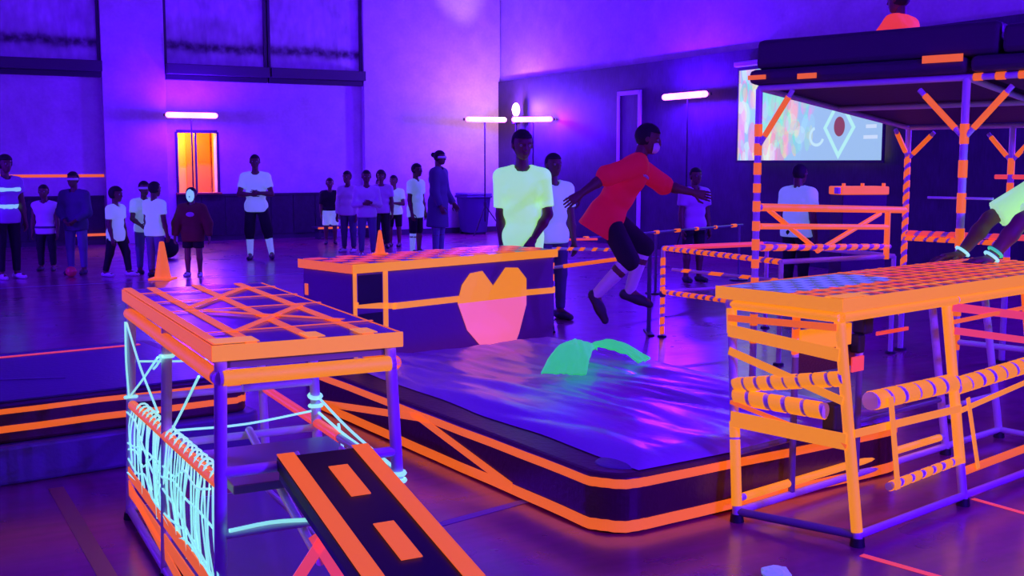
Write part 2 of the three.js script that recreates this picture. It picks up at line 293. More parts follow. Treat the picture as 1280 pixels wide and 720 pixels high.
// ---------------------------------------------------------------- frame table with cargo net (left)
function posts(g, W, L, h, splx, splz, mids, r, m) {
  const out = [];
  for (const [x, z, sx, sz] of [[0, 0, -1, 1], [W, 0, 1, 1], [0, -L, -1, -1], [W, -L, 1, -1], ...mids]) {
    const b = V(x + sx * splx, 0.02, z + sz * splz), t = V(x, h, z); mesh('post', pipe(b, t, r, 14), m, g);
    mesh('foot', new THREE.CylinderGeometry(r * 1.3, r * 1.5, 0.03, 14).translate(b.x, 0.015, b.z), M.black, g); out.push([b, t]);
  }
  return out;
}
{
  const W = 0.56, L = 1.66, r = 0.02;
  const g = thing('net_table', 'steel frame table with taped top, cyan cord net and bench ramp', 'climbing frame', [-0.902, 0, -3.419], 27.7 * D);
  const ps = posts(g, W, L, 0.99, 0.035, 0.035, [[0, -0.86, -1, 0], [W, -0.86, 1, 0]], r, M.pipe);
  const top = mesh('top_board', box(W + 0.06, 0.045, L + 0.06, W / 2, 1.0175, -L / 2, 0.012), M.board, g);
  const yT = 1.04, up = V(0, 1, 0);
  for (const x of [0.09, 0.285, 0.475]) mesh('tape', strip(V(x, yT, 0.03), V(x - (x === 0.09 ? 0 : 0.0), yT, -L - 0.03), up, 0.034), M.tape, top);
  for (const [z, w] of [[-0.22, 0.016], [-0.80, 0.018], [-1.12, 0.02], [-1.45, 0.02]]) mesh('tape', strip(V(-0.03, yT + 0.003, z), V(W + 0.03, yT + 0.003, z - 0.02), up, w, 0.002), M.tape, top);
  for (const [a, b] of [[[0.10, -0.2], [0.5, -0.78]], [[0.5, -0.3], [0.12, -0.76]], [[0.1, -0.9], [0.47, -1.5]]]) mesh('tape', strip(V(a[0], yT + 0.005, a[1]), V(b[0], yT + 0.005, b[1]), up, 0.034, 0.002), M.tape, top);
  mesh('tape', strip(V(-0.012, yT + 0.003, 0.03), V(-0.012, yT + 0.003, -L - 0.03), up, 0.034), M.tape, top);
  // folded tape tabs and edge tape
  for (const [x, w] of [[0.045, 0.14], [0.3, 0.055], [0.475, 0.06]]) mesh('tape_tab', strip(V(x, yT + 0.004, 0.032), V(x, yT + 0.004, -0.07), up, w), M.tapeAmber, top);
  mesh('edge_tape', strip(V(-0.033, 1.016, 0.03), V(W + 0.033, 1.016, 0.03), V(0, 0, 1), 0.05, 0.004), M.tapeAmber, top);
  mesh('edge_tape', strip(V(-0.03, 1.016, 0.033), V(-0.03, 1.016, -L - 0.033), V(-1, 0, 0), 0.05, 0.004), M.tape, top);
  mesh('edge_tape', strip(V(W + 0.03, 1.016, 0.033), V(W + 0.03, 1.016, -L - 0.033), V(1, 0, 0), 0.045, 0.004), M.tape, top);
  mesh('edge_tape', strip(V(-0.033, 1.016, -L - 0.03), V(W + 0.033, 1.016, -L - 0.03), V(0, 0, -1), 0.045, 0.004), M.tape, top);
  // ring of pipe under the board
  const yr = 0.935, c = [V(-0.01, yr, 0.015), V(W + 0.01, yr, 0.015), V(W + 0.01, yr, -L - 0.01), V(-0.01, yr, -L - 0.01)];
  const ringC = [M.tapeAmber, M.tape, M.tape, M.tape];
  for (let k = 0; k < 4; k++) { const a = c[k], b = c[(k + 1) % 4]; mesh('upper_rail', pipe(a, b, 0.022), M.pipe, g); wrapOn(a, b, 0.022, k === 0 ? 0.02 : 0.0, k === 0 ? 0.97 : 0.98, g, ringC[k], 'rail_tape'); }
  // grey plank between ring and board
  mesh('spacer', merge([span(0.01, W - 0.01, 0.962, 0.993, -0.03, 0.0), span(0.01, W - 0.01, 0.962, 0.993, -L + 0.0, -L + 0.03), span(0, 0.03, 0.962, 0.993, -L, 0), span(W - 0.03, W, 0.962, 0.993, -L, 0)]), M.pipeDark, g);
  // middle rails
  const sp = (i, y) => ps[i][0].clone().lerp(ps[i][1], (y - 0.02) / 0.97);
  const rail = (a, b, rad = 0.016, m = M.pipe) => { mesh('rail', pipe(a, b, rad), m, g); return [a, b]; };
  const [la, lb] = rail(sp(0, 0.60), sp(2, 0.53)); wrapOn(la, lb, 0.018, 0.0, 0.97, g, M.tape, 'rail_tape');
  const [ra, rb] = rail(sp(1, 0.55), sp(3, 0.55)); wrapOn(ra, rb, 0.016, 0.35, 0.96, g, M.tapeRed, 'rail_tape');
  rail(sp(2, 0.55), sp(3, 0.55)); rail(sp(4, 0.53), sp(5, 0.53)); rail(sp(0, 0.635), sp(1, 0.635), 0.018); rail(sp(0, 0.44), sp(1, 0.44)); rail(sp(0, 0.04), sp(1, 0.04)); rail(sp(2, 0.04), sp(3, 0.04)); rail(sp(0, 0.04), sp(2, 0.04), 0.018); rail(sp(1, 0.04), sp(3, 0.04), 0.018);
  rail(sp(4, 0.72).setX(0.28), sp(5, 0.72)); rail(sp(5, 0.55).setX(0.3), sp(1, 0.30).setX(0.3));
  // board inside, low shelf
  mesh('shelf_board', box(W - 0.08, 0.03, 0.5, W / 2, 0.555, -0.30, 0.005), M.board, g);
  mesh('low_shelf', box(W - 0.02, 0.02, L - 0.1, W / 2, 0.07, -L / 2, 0.004), M.board, g);
  // orange planks low on the net side
  for (const [y0, y1, w] of [[0.26, 0.22, 0.05], [0.18, 0.14, 0.055], [0.06, 0.16, 0.05]]) mesh('side_tape', strip(V(-0.035, y0, 0.02), V(-0.035, y1, -L - 0.04), V(-1, 0, 0), w, 0.005), M.tape, g);
  for (const [a, b, w] of [[[0.10, 0.10], [0.34, 0.42], 0.04], [[0.28, 0.40], [0.46, 0.06], 0.05], [[0.20, 0.22], [0.40, 0.20], 0.035]]) mesh('end_tape', strip(V(a[0], a[1], 0.03), V(b[0], b[1], 0.03), V(0, 0, 1), w, 0.004), M.tapeRed, g);
  // cord net on the side: every cord runs from the tape rail to the lower cord
  const xN = -0.032;
  for (let k = 0; k < 40; k++) {
    const z = -0.05 - (L - 0.12) * (k + rr(0, 0.7)) / 40, dz = rr(-0.13, 0.13), yt = 0.60 - 0.07 * (-z / L) + 0.02, yb = rr(0.20, 0.29);
    mesh('cord', rope([V(xN + 0.012, yt, z), V(xN - rr(0, 0.014), (yt + yb) / 2 + rr(-0.04, 0.04), z + dz * 0.5 + rr(-0.02, 0.02)), V(xN + rr(-0.006, 0.006), yb, z + dz)], rr(0.0026, 0.0042)), M.cord, g);
  }
  for (const [y0, y1] of [[0.30, 0.28], [0.27, 0.22], [0.46, 0.38], [0.24, 0.50], [0.58, 0.3]]) { const pts = []; for (let k = 0; k <= 8; k++) pts.push(V(xN - 0.006 + rr(-0.006, 0.006), y0 + (y1 - y0) * k / 8 + rr(-0.03, 0.03), -0.02 - L * k / 8)); mesh('cord', rope(pts, 0.0042, 5, 24), M.cord, g); }
  for (let k = 0; k < 18; k++) { const z = -0.06 - (L - 0.2) * k / 18, y = 0.60 - 0.07 * (-z / L); mesh('cord_loop', new THREE.TorusGeometry(0.026, 0.0045, 5, 10).rotateY(rr(-0.5, 0.5)).translate(-0.005, y + 0.01, z), M.cord, g); }
  for (const [a, b] of [[[0.90, -1.62], [0.64, -0.94]], [[0.86, -0.90], [0.58, -1.6]], [[0.91, -0.18], [0.62, -0.68]], [[0.88, -0.80], [0.80, -1.0]], [[0.57, -1.64], [0.90, -1.66]]]) mesh('cord', rope([V(-0.03, a[0], a[1]), V(-0.034, (a[0] + b[0]) / 2 - 0.01, (a[1] + b[1]) / 2), V(-0.03, b[0], b[1])], 0.0048), M.cord, g);
  for (const [a, b] of [[[0.60, -0.92], [0.57, -0.02]], [[0.67, -0.92], [0.57, -0.05]], [[0.70, -0.9], [0.46, -0.85]], [[0.6, -0.6], [0.4, -0.5]]]) mesh('cord', rope([V(W + 0.02, a[0], a[1]), V(W + 0.024, (a[0] + b[0]) / 2 - 0.02, (a[1] + b[1]) / 2), V(W + 0.02, b[0], b[1])], 0.0055), M.cord, g);
  mesh('cord', rope([V(0.0, 0.46, 0.05), V(0.15, 0.465, 0.045), V(0.34, 0.445, 0.045)], 0.007), M.cord, g);
  mesh('cord', rope([V(0.02, 0.72, -L), V(0.28, 0.70, -L - 0.02), V(W, 0.72, -L)], 0.005), M.cord, g);
  mesh('cord', rope([V(0.02, 0.58, -0.86), V(0.28, 0.575, -0.86), V(W, 0.60, -0.86)], 0.005), M.cord, g);
  for (const [i, y] of [[1, 0.56], [1, 0.50], [1, 0.535], [2, 0.56], [5, 0.66], [4, 0.87], [5, 0.62]]) { const p = sp(i, y); mesh('cord_knot', new THREE.TorusGeometry(0.024, 0.008, 6, 14).rotateX(Math.PI / 2 + rr(-0.25, 0.25)).translate(p.x, p.y, p.z), M.cord, g); }
  mesh('cord_tape', pipe(sp(1, 0.34), sp(1, 0.43), 0.024), M.tape, g);
}
{ // bench hooked on the frame as a ramp
  const g = thing('bench_ramp', 'dark wooden bench hooked on the frame as a ramp with orange tape lines', 'bench', [-0.902, 0, -3.419], 27.7 * D);
  const q = new THREE.Group(); const h0 = 0.672, sl = 0.18, Lr = 2.3, w = 0.31, x0 = 0.162;
  const P = (x, s, d = 0) => V(x0 + x, h0 - sl * s + d, 0.02 + s);
  const n = V(0, 1, sl).normalize();
  const slab = strip(P(w / 2, 0, -0.045), P(w / 2, Lr, -0.045), n, w, 0.04); const top = mesh('seat_board', slab, M.black, g);
  const t = 0.0;
  for (const [x, ww] of [[0.03, 0.056], [w - 0.03, 0.056]]) mesh('edge_tape', strip(P(x, -0.002), P(x, Lr), n, ww), M.tape, top);
  for (const s of [0.13, 0.52, 0.95, 1.4, 1.85]) mesh('centre_tape', strip(P(w / 2 + 0.005, s), P(w / 2 + 0.005, s + 0.21), n, 0.062), M.tape, top);
  mesh('beam', strip(P(w / 2, 0.12, -0.17), P(w / 2, Lr - 0.1, -0.17), n, 0.05, 0.12), M.navy, g);
  mesh('side_rail', merge([strip(P(0.012, 0.02, -0.07), P(0.012, Lr, -0.07), n, 0.02, 0.03), strip(P(w - 0.012, 0.02, -0.07), P(w - 0.012, Lr, -0.07), n, 0.02, 0.03)]), M.navy, g);
  for (const x of [0.08, w - 0.08]) mesh('hook', merge([pipe(P(x, 0.05, -0.03), P(x, -0.045, -0.02), 0.008, 8), pipe(P(x, -0.045, -0.02), P(x, -0.05, -0.06), 0.008, 8)]), M.pipe, g);
  const e = P(w / 2, Lr - 0.15); mesh('leg', box(0.28, e.y - 0.05, 0.06, e.x, (e.y - 0.05) / 2, e.z, 0.008), M.black, g);
}

// ---------------------------------------------------------------- taped frame table (right)
{
  const L = 2.3, W = 0.58, g = thing('lattice_table', 'long steel frame table wrapped in amber tape with a lattice of tape on top', 'climbing frame', [1.353, 0, -4.607], 40 * D);
  const H = 0.985, r = 0.021;
  // posts: near long side z=0, far side z=-W
  const P = {}; const post = (k, x, z, bx, bz) => { P[k] = [V(bx, 0.03, bz), V(x, H, z)]; mesh('post', pipe(P[k][0], P[k][1], r, 14), M.pipe, g); mesh('foot', new THREE.CylinderGeometry(0.028, 0.032, 0.035, 14).translate(bx, 0.0175, bz), M.black, g); };
  post('a', 0.02, -0.01, 0.03, 0.11); post('b', 0.88, -0.01, 0.90, 0.11); post('c', 1.66, -0.01, 1.67, 0.11); post('d', L - 0.02, -0.01, L, 0.11);
  post('e', 0.0, -W + 0.02, -0.10, -0.42); post('f', 1.7, -W + 0.02, 1.7, -0.42); post('h', L - 0.02, -W + 0.02, L, -0.42);
  const at = (k, y) => P[k][0].clone().lerp(P[k][1], (y - 0.03) / (H - 0.03));
  const tubeTape = (k, y0, y1, m = M.tapeAmber) => mesh('post_tape', pipe(at(k, y0), at(k, y1), r + 0.003, 14), m, g);
  tubeTape('a', 0.06, 0.97); tubeTape('b', 0.20, 0.96); tubeTape('c', 0.30, 0.96, M.tape); tubeTape('e', 0.37, 0.44); tubeTape('e', 0.07, 0.36); tubeTape('e', 0.83, 0.94);
  // top board with rounded corner and lattice of tape
  const top = mesh('top_board', box(L + 0.06, 0.05, W + 0.08, L / 2, 1.012, -W / 2, 0.018), M.board, g);
  const yT = 1.0372, up = V(0, 1, 0);
  for (let k = 0; k < 7; k++) mesh('lattice_tape', strip(V(k > 2 ? 0.92 : -0.02, yT, -0.045 - k * 0.085), V(L + 0.02, yT, -0.045 - k * 0.085), up, 0.026, 0.002), k === 0 ? M.tapeAmber : k > 3 ? M.tapeRed : M.tape, top);
  for (let k = 0; k < 19; k++) mesh('lattice_tape', strip(V(0.03 + k * 0.122, yT + 0.002, 0.03), V(0.06 + k * 0.122, yT + 0.002, k < 7 ? -0.245 : -W - 0.03), up, 0.026, 0.002), k % 3 === 2 ? M.tapeRed : M.tape, top);
  for (let i = 0; i < 12; i++) for (let j = 0; j < 5; j++) if ((i + j) % 2 === 0) mesh('glare_square', box(0.072, 0.002, 0.062, 0.045 + i * 0.074, yT + 0.001, -0.285 - j * 0.064), M.brightWhite, top);  // glare on the tape lattice, put in as pale glowing squares
  mesh('edge_tape', strip(V(-0.033, 1.012, 0.04), V(L + 0.033, 1.012, 0.04), V(0, 0, 1), 0.056, 0.004), M.tapeAmber, top);
  mesh('edge_tape', strip(V(-0.03, 1.012, 0.043), V(-0.03, 1.012, -W - 0.043), V(-1, 0, 0), 0.056, 0.004), M.tapeAmber, top);
  mesh('edge_tape', strip(V(-0.033, 1.012, -W - 0.04), V(L + 0.033, 1.012, -W - 0.04), V(0, 0, -1), 0.05, 0.004), M.tape, top);
  mesh('corner_tape', strip(V(-0.03, yT + 0.004, 0.0), V(0.16, yT + 0.004, 0.0), up, 0.09, 0.002), M.tapeAmber, top);
  // upper rails under the board, taped
  const rail = (p, q, rad, m = M.pipe) => { mesh('rail', pipe(p, q, rad), m, g); return [p, q]; };
  let [p, q] = rail(V(0, 0.958, 0.015), V(L, 0.958, 0.015), 0.02); wrapOn(p, q, 0.02, 0, 0.40, g, M.tapeAmber, 'rail_tape'); wrapOn(p, q, 0.02, 0.405, 1, g, M.tapeAmber, 'rail_tape');
  [p, q] = rail(V(0, 0.958, 0.01), V(0, 0.958, -W), 0.02); wrapOn(p, q, 0.02, 0.0, 0.97, g, M.tapeAmber, 'rail_tape');
  rail(V(0, 0.958, -W + 0.02), V(L, 0.958, -W + 0.02), 0.02);
  // left end: flat tape bands stretched between the two end posts
  const bandE = (y0, y1, w, m = M.tapeAmber) => mesh('band', strip(at('a', y0).add(V(-0.024, 0, 0)), at('e', y1).add(V(-0.024, 0, 0)), V(-1, 0, 0), w, 0.004), m, g);
  bandE(0.915, 0.90, 0.03, M.tape); bandE(0.80, 0.845, 0.055); bandE(0.61, 0.755, 0.035); bandE(0.44, 0.455, 0.07); bandE(0.42, 0.53, 0.02, M.tape);
  // thick padded rollers wound with tape
  const pad = (p, q, rad, n, m = M.tapeAmber, name = 'padded_roller') => { mesh(name, pipe(p, q, rad, 14), M.pipe, g); wraps(p, q, rad, n, 0.76, g, m, -0.3); };
  pad(at('e', 0.55), at('a', 0.55).lerp(at('e', 0.55), 0.18), 0.034, 5);
  pad(at('e', 0.60), at('a', 0.70), 0.03, 8);
  pad(at('a', 0.585).lerp(at('b', 0.575), 0.2), at('b', 0.575), 0.040, 6);
  pad(at('b', 0.555), at('c', 0.575), 0.038, 7);
  pad(at('c', 0.57), at('d', 0.58), 0.044, 6);
  // bands along the near side
  const bandN = (k0, y0, k1, y1, w, m = M.tapeAmber, z = 0.026) => mesh('band', strip(at(k0, y0).add(V(0, 0, z)), at(k1, y1).add(V(0, 0, z)), V(0, 0, 1), w, 0.004), m, g);
  bandN('a', 0.475, 'b', 0.46, 0.035); bandN('b', 0.45, 'c', 0.51, 0.026); bandN('b', 0.93, 'c', 0.815, 0.04, M.tapeRed); bandN('b', 0.86, 'c', 0.87, 0.02, M.tape); bandN('b', 0.82, 'c', 0.69, 0.034, M.tapeRed); bandN('c', 0.88, 'd', 0.80, 0.035, M.tapeRed); bandN('c', 0.5, 'd', 0.62, 0.03, M.tape);
  // short drop bands and the low wound bar
  const xa = at('a', 0.57).lerp(at('b', 0.57), 0.28); mesh('band', strip(xa.clone().add(V(0, 0.03, 0.052)), V(xa.x + 0.02, 0.20, xa.z + 0.09), V(0, 0, 1), 0.036, 0.004), M.tapeAmber, g);
  const xb = at('b', 0.5).lerp(at('c', 0.5), 0.08); mesh('band', strip(xb.clone().add(V(0, 0, 0.03)), V(xb.x + 0.05, 0.16, xb.z + 0.07), V(0, 0, 1), 0.03, 0.004), M.tapeAmber, g);
  const la = at('a', 0.20).lerp(at('b', 0.20), 0.3), lb = at('b', 0.215); rail(la, lb, 0.018); wraps(la, lb, 0.018, 7, 0.66, g, M.tapeAmber, 0.5);
  [p, q] = rail(at('b', 0.155), at('c', 0.165), 0.016); wrapOn(p, q, 0.016, 0.02, 0.98, g, M.tape, 'rail_tape');
  [p, q] = rail(at('c', 0.165), at('d', 0.17), 0.016);
  // base rails
  rail(at('a', 0.045), at('d', 0.045), 0.018); rail(at('e', 0.045), at('h', 0.045), 0.018); rail(at('a', 0.045), at('e', 0.045), 0.018, M.pipeDark); rail(at('d', 0.045), at('h', 0.045), 0.018);
  [p, q] = rail(at('e', 0.10), at('f', 0.10), 0.016); wrapOn(p, q, 0.016, 0.03, 0.97, g, M.tapeAmber, 'rail_tape');
  rail(at('e', 0.30), at('f', 0.30), 0.014, M.pipeDark); rail(at('f', 0.25), at('h', 0.25), 0.014);
  // crawl hoop inside: wound pipe, broad taped board, black clamp blocks
  const h0 = V(0.30, 0.70, -0.42), h1 = V(0.30, 0.93, -0.42), h2 = V(0.83, 0.93, -0.42), h3 = V(0.83, 0.60, -0.42);
  rail(h0, h1, 0.016); wraps(h0, h1, 0.016, 3, 0.5, g, M.tape, 0.4); rail(h1, h2, 0.018); wraps(h1, h2, 0.018, 5, 0.6, g, M.tape, 0.4); rail(h2, h3, 0.016); rail(V(0.30, 0.70, -0.42), V(0.30, 0.06, -0.42), 0.016, M.pipeDark); rail(h3, V(0.83, 0.06, -0.42), 0.016, M.pipeDark);
  mesh('taped_board', box(0.40, 0.105, 0.02, 0.50, 0.775, -0.395, 0.004), M.tapeAmber, g);
  mesh('dark_board', box(0.48, 0.11, 0.02, 0.55, 0.66, -0.43, 0.004), M.matDark, g);
  for (const [x, y, z, s] of [[0.80, 0.83, -0.39, 0.055], [0.76, 0.72, -0.39, 0.04], [0.14, 0.50, -0.1, 0.05], [0.17, 0.42, -0.12, 0.05]]) mesh('clamp_block', box(s * 1.5, s * 2.4, s * 1.4, x, y, z, 0.015), M.black, g);
  mesh('red_patch', box(0.10, 0.075, 0.012, 0.78, 0.615, -0.40, 0.003), M.tapeRed, g);
  mesh('red_patch', box(0.3, 0.02, 0.01, 1.25, 0.72, -0.5, 0.002), M.tapeRed, g);
}

// ---------------------------------------------------------------- crash mats
function roundRect(W, L, r) { const s = new THREE.Shape(); s.moveTo(r, 0); s.lineTo(W - r, 0); s.absarc(W - r, r, r, -Math.PI / 2, 0); s.lineTo(W, L - r); s.absarc(W - r, L - r, r, 0, Math.PI / 2); s.lineTo(r, L); s.absarc(r, L - r, r, Math.PI / 2, Math.PI); s.lineTo(0, r); s.absarc(r, r, r, Math.PI, 1.5 * Math.PI); return s; }
function matBody(W, L, h, r, bev) {   // footprint x 0..W, z 0..-L
  const g = new THREE.ExtrudeGeometry(roundRect(W - 2 * bev, L - 2 * bev, r), { depth: h - 2 * bev, bevelEnabled: true, bevelThickness: bev, bevelSize: bev, bevelSegments: 3, curveSegments: 8 });
  g.translate(bev, bev, bev); g.rotateX(-Math.PI / 2); return g;
}
function perimeterTape(W, L, r, y0, y1, off, wob = 0) {    // band of tape round the side of a mat
  const pts = roundRect(W, L, r).getPoints(10), pos = [], idx = [];
  const dense = []; for (let i = 0; i < pts.length; i++) { const a = pts[i], b = pts[(i + 1) % pts.length], d = a.distanceTo(b), n = Math.max(1, Math.round(d / 0.15)); for (let k = 0; k < n; k++) dense.push(a.clone().lerp(b, k / n)); }
  const N = dense.length;
  for (let i = 0; i < N; i++) { const a = dense[(i + N - 1) % N], b = dense[(i + 1) % N]; const nx = (b.y - a.y), nz = -(b.x - a.x), l = Math.hypot(nx, nz) || 1; const y = wob * Math.sin(i * 0.55) + wob * 0.5 * Math.sin(i * 1.7 + 1); for (const [yy, o] of [[y0, off], [y1, off], [y1, off - 0.004], [y0, off - 0.004]]) pos.push(dense[i].x + nx / l * o, yy + y, -(dense[i].y + nz / l * o)); }
  for (let i = 0; i < N; i++) { const j = (i + 1) % N; for (let k = 0; k < 4; k++) { const k2 = (k + 1) % 4; idx.push(i * 4 + k, j * 4 + k, j * 4 + k2, i * 4 + k, j * 4 + k2, i * 4 + k2); } }
  const g = new THREE.BufferGeometry(); g.setAttribute('position', new THREE.Float32BufferAttribute(pos, 3)); g.setIndex(idx); const f = g.toNonIndexed(); f.computeVertexNormals(); return f;
}
{
  const W = 2.0, L = 3.2, r = 0.16, h = 0.265;
  const g = thing('crash_mat', 'thick dark crash mat edged with orange tape under a shiny purple cover', 'gym mat', [0.415, 0, -4.61], 33.5 * D);
  mesh('mat_body', planarUV(matBody(W, L, h, r, 0.03), 1.2), M.matDark, g);
  mesh('edge_tape', perimeterTape(W, L, r + 0.03, 0.012, 0.062, 0.004, 0.002), M.tape, g);
  mesh('edge_tape', perimeterTape(W, L, r + 0.03, 0.205, 0.245, 0.004, 0.0015), M.tape, g);
  mesh('zigzag_tape', strip(V(0, 0.045, -3.05), V(0, 0.225, -1.55), V(-1, 0, 0), 0.04, 0.005), M.tape, g);
  mesh('zigzag_tape', strip(V(0, 0.225, -1.75), V(0, 0.05, -0.75), V(-1, 0, 0), 0.04, 0.005), M.tape, g);
  mesh('corner_sheen', new THREE.SphereGeometry(0.17, 24, 10).scale(1, 0.07, 0.75).translate(0.26, h, -0.19), M.matBlue, g);  // sheen on the vinyl corner, put in as a paler flat disc
  // wrinkled glossy cover lying on the mat, sagging at its rim
  const nx = 70, nz = 110, x0 = 0.19, x1 = W - 0.03, z0 = -0.035, z1 = -L + 0.03, pos = [], idx = [], uv = [];
  const hgt = (u, v) => {
    const e = Math.min(u, 1 - u) * (x1 - x0), e2 = Math.min(v, 1 - v) * (z0 - z1), rim = Math.min(1, Math.min(e, e2) / 0.16);
    const dome = 0.028 * (1 - Math.pow(1 - rim, 2));
    const a = u * 2.0, b = v * 3.2;
    const w1 = Math.abs(noise.noise(a * 3.0 + b * 0.5, b * 0.6 - a * 0.2, 3.1)), w2 = Math.abs(noise.noise(a * 7.5 + b * 0.9, b * 1.1 - a * 0.5, 7.7));
    const pit = -0.035 * Math.exp(-(Math.pow((u - 0.42) / 0.2, 2) + Math.pow((v - 0.72) / 0.12, 2)));
    return h + 0.004 + dome + rim * (0.045 * Math.pow(w1, 0.8) + 0.016 * w2 + pit);
  };
  for (let j = 0; j <= nz; j++) for (let i = 0; i <= nx; i++) { const u = i / nx, v = j / nz; const wob = 0.03 * noise.noise(v * 6, 2.2, 0) * (1 - u); pos.push(x0 + (x1 - x0) * u + wob, hgt(u, v), z0 + (z1 - z0) * v); uv.push(u * 2.5, v * 3.8); }
  for (let j = 0; j < nz; j++) for (let i = 0; i < nx; i++) { const a = j * (nx + 1) + i, b = a + 1, c = a + nx + 1, d = c + 1; idx.push(a, b, d, a, d, c); }
  const s = new THREE.BufferGeometry(); s.setAttribute('position', new THREE.Float32BufferAttribute(pos, 3)); s.setAttribute('uv', new THREE.Float32BufferAttribute(uv, 2)); s.setIndex(idx); s.computeVertexNormals();
  mesh('cover', s, M.sheet, g);
}
{
  const turn = 36 * D, o = [-4.0, 0, -4.32];
  const g = thing('foam_mat', 'plain blue floor mat underneath the taped mat beside the net table', 'gym mat', o, turn);
  mesh('mat_body', planarUV(matBody(3.2, 1.75, 0.2, 0.06, 0.02), 1.2), M.matBlue, g);
  const g2 = thing('taped_mat', 'dark mat with two orange tape lines stacked on a blue mat', 'gym mat', [o[0] - 0.03, 0.2, o[2] - 0.04], turn);
  mesh('mat_body', planarUV(matBody(3.15, 1.7, 0.19, 0.06, 0.02), 1.2), M.matDark, g2);
  mesh('edge_tape', perimeterTape(3.15, 1.7, 0.08, 0.058, 0.092, 0.004, 0.003), M.tape, g2);
  mesh('edge_tape', perimeterTape(3.15, 1.7, 0.08, 0.152, 0.178, 0.004, 0.003), M.tape, g2);
  mesh('top_panel', planarUV(box(2.95, 0.012, 1.5, 1.575, 0.195, -0.85, 0.005), 1.2), M.matBlue, g2);
  mesh('top_tape', strip(V(0.06, 0.2015, -1.45), V(3.0, 0.2015, -1.45), V(0, 1, 0), 0.045), M.tapeRed, g2);
  for (const [a, b] of [[[1.55, -0.25], [1.45, -0.42]], [[1.9, -0.35], [1.84, -0.48]], [[1.75, -0.8], [2.3, -0.55]]]) mesh('scuff_tape', strip(V(a[0], 0.2015, a[1]), V(b[0], 0.2015, b[1]), V(0, 1, 0), 0.02), M.lineBlue, g2);
}
{ // green bib dropped on the mat: two folded flaps of cloth meeting at the collar
  const g = thing('green_bib', 'fluorescent green sports bib crumpled on the shiny purple mat cover', 'bib', [0.47, 0.325, -7.30], 0.0);
  const flap = (L, W, tilt) => { const nx = 16, nz = 20, pos = [], idx = [], T = 0.012; for (let s = 0; s < 2; s++) for (let j = 0; j <= nz; j++) for (let i = 0; i <= nx; i++) { const u = i / nx - 0.5, v = j / nz; const y = 0.055 + 0.10 * Math.sin(v * Math.PI) * (1 - 1.6 * u * u) + 0.018 * noise.noise(u * 9, v * 7, tilt * 5) + (s ? -T : 0); pos.push(u * W * (0.75 + 0.35 * v), Math.max(s ? 0.0 : 0.012, y - v * 0.03), v * L); } const o = (nx + 1) * (nz + 1); for (let s = 0; s < 2; s++) for (let j = 0; j < nz; j++) for (let i = 0; i < nx; i++) { const a = s * o + j * (nx + 1) + i, b = a + 1, c = a + nx + 1, d = c + 1; if (!s) idx.push(a, c, d, a, d, b); else idx.push(a, d, c, a, b, d); } const rim = []; for (let i = 0; i <= nx; i++) rim.push(i); for (let j = 1; j <= nz; j++) rim.push(j * (nx + 1) + nx); for (let i = nx - 1; i >= 0; i--) rim.push(nz * (nx + 1) + i); for (let j = nz - 1; j > 0; j--) rim.push(j * (nx + 1)); for (let k = 0; k < rim.length; k++) { const a = rim[k], b = rim[(k + 1) % rim.length]; idx.push(a, b, b + o, a, b + o, a + o); } const q = new THREE.BufferGeometry(); q.setAttribute('position', new THREE.Float32BufferAttribute(pos, 3)); q.setIndex(idx); q.computeVertexNormals(); return q; };
  const a = mesh('front_flap', flap(0.74, 0.25, 1), M.neonGreen, g); a.rotation.y = -0.22; a.scale.y = 1.1;
  const b = mesh('back_flap', flap(0.46, 0.14, 2), M.neonGreen, g); b.rotation.y = 0.95; b.scale.y = 0.9;
  mesh('collar', new THREE.TorusGeometry(0.06, 0.012, 8, 20).rotateX(1.2).translate(-0.02, 0.07, -0.03), M.neonGreen, g);
}
single('paper_scrap', (() => { const g = new THREE.IcosahedronGeometry(0.05, 3); const p = g.attributes.position; for (let i = 0; i < p.count; i++) { const v = V(p.getX(i), p.getY(i), p.getZ(i)); const k = 1 + 0.35 * noise.noise(v.x * 40, v.y * 40, v.z * 40); p.setXYZ(i, v.x * k * 1.1, Math.max(0, v.y * k * 0.45 + 0.018), v.z * k); } g.computeVertexNormals(); return g; })(), M.brightWhite, 'small crumpled white scrap on the floor in front of the lattice table', 'paper', [1.02, 0, -4.19]);

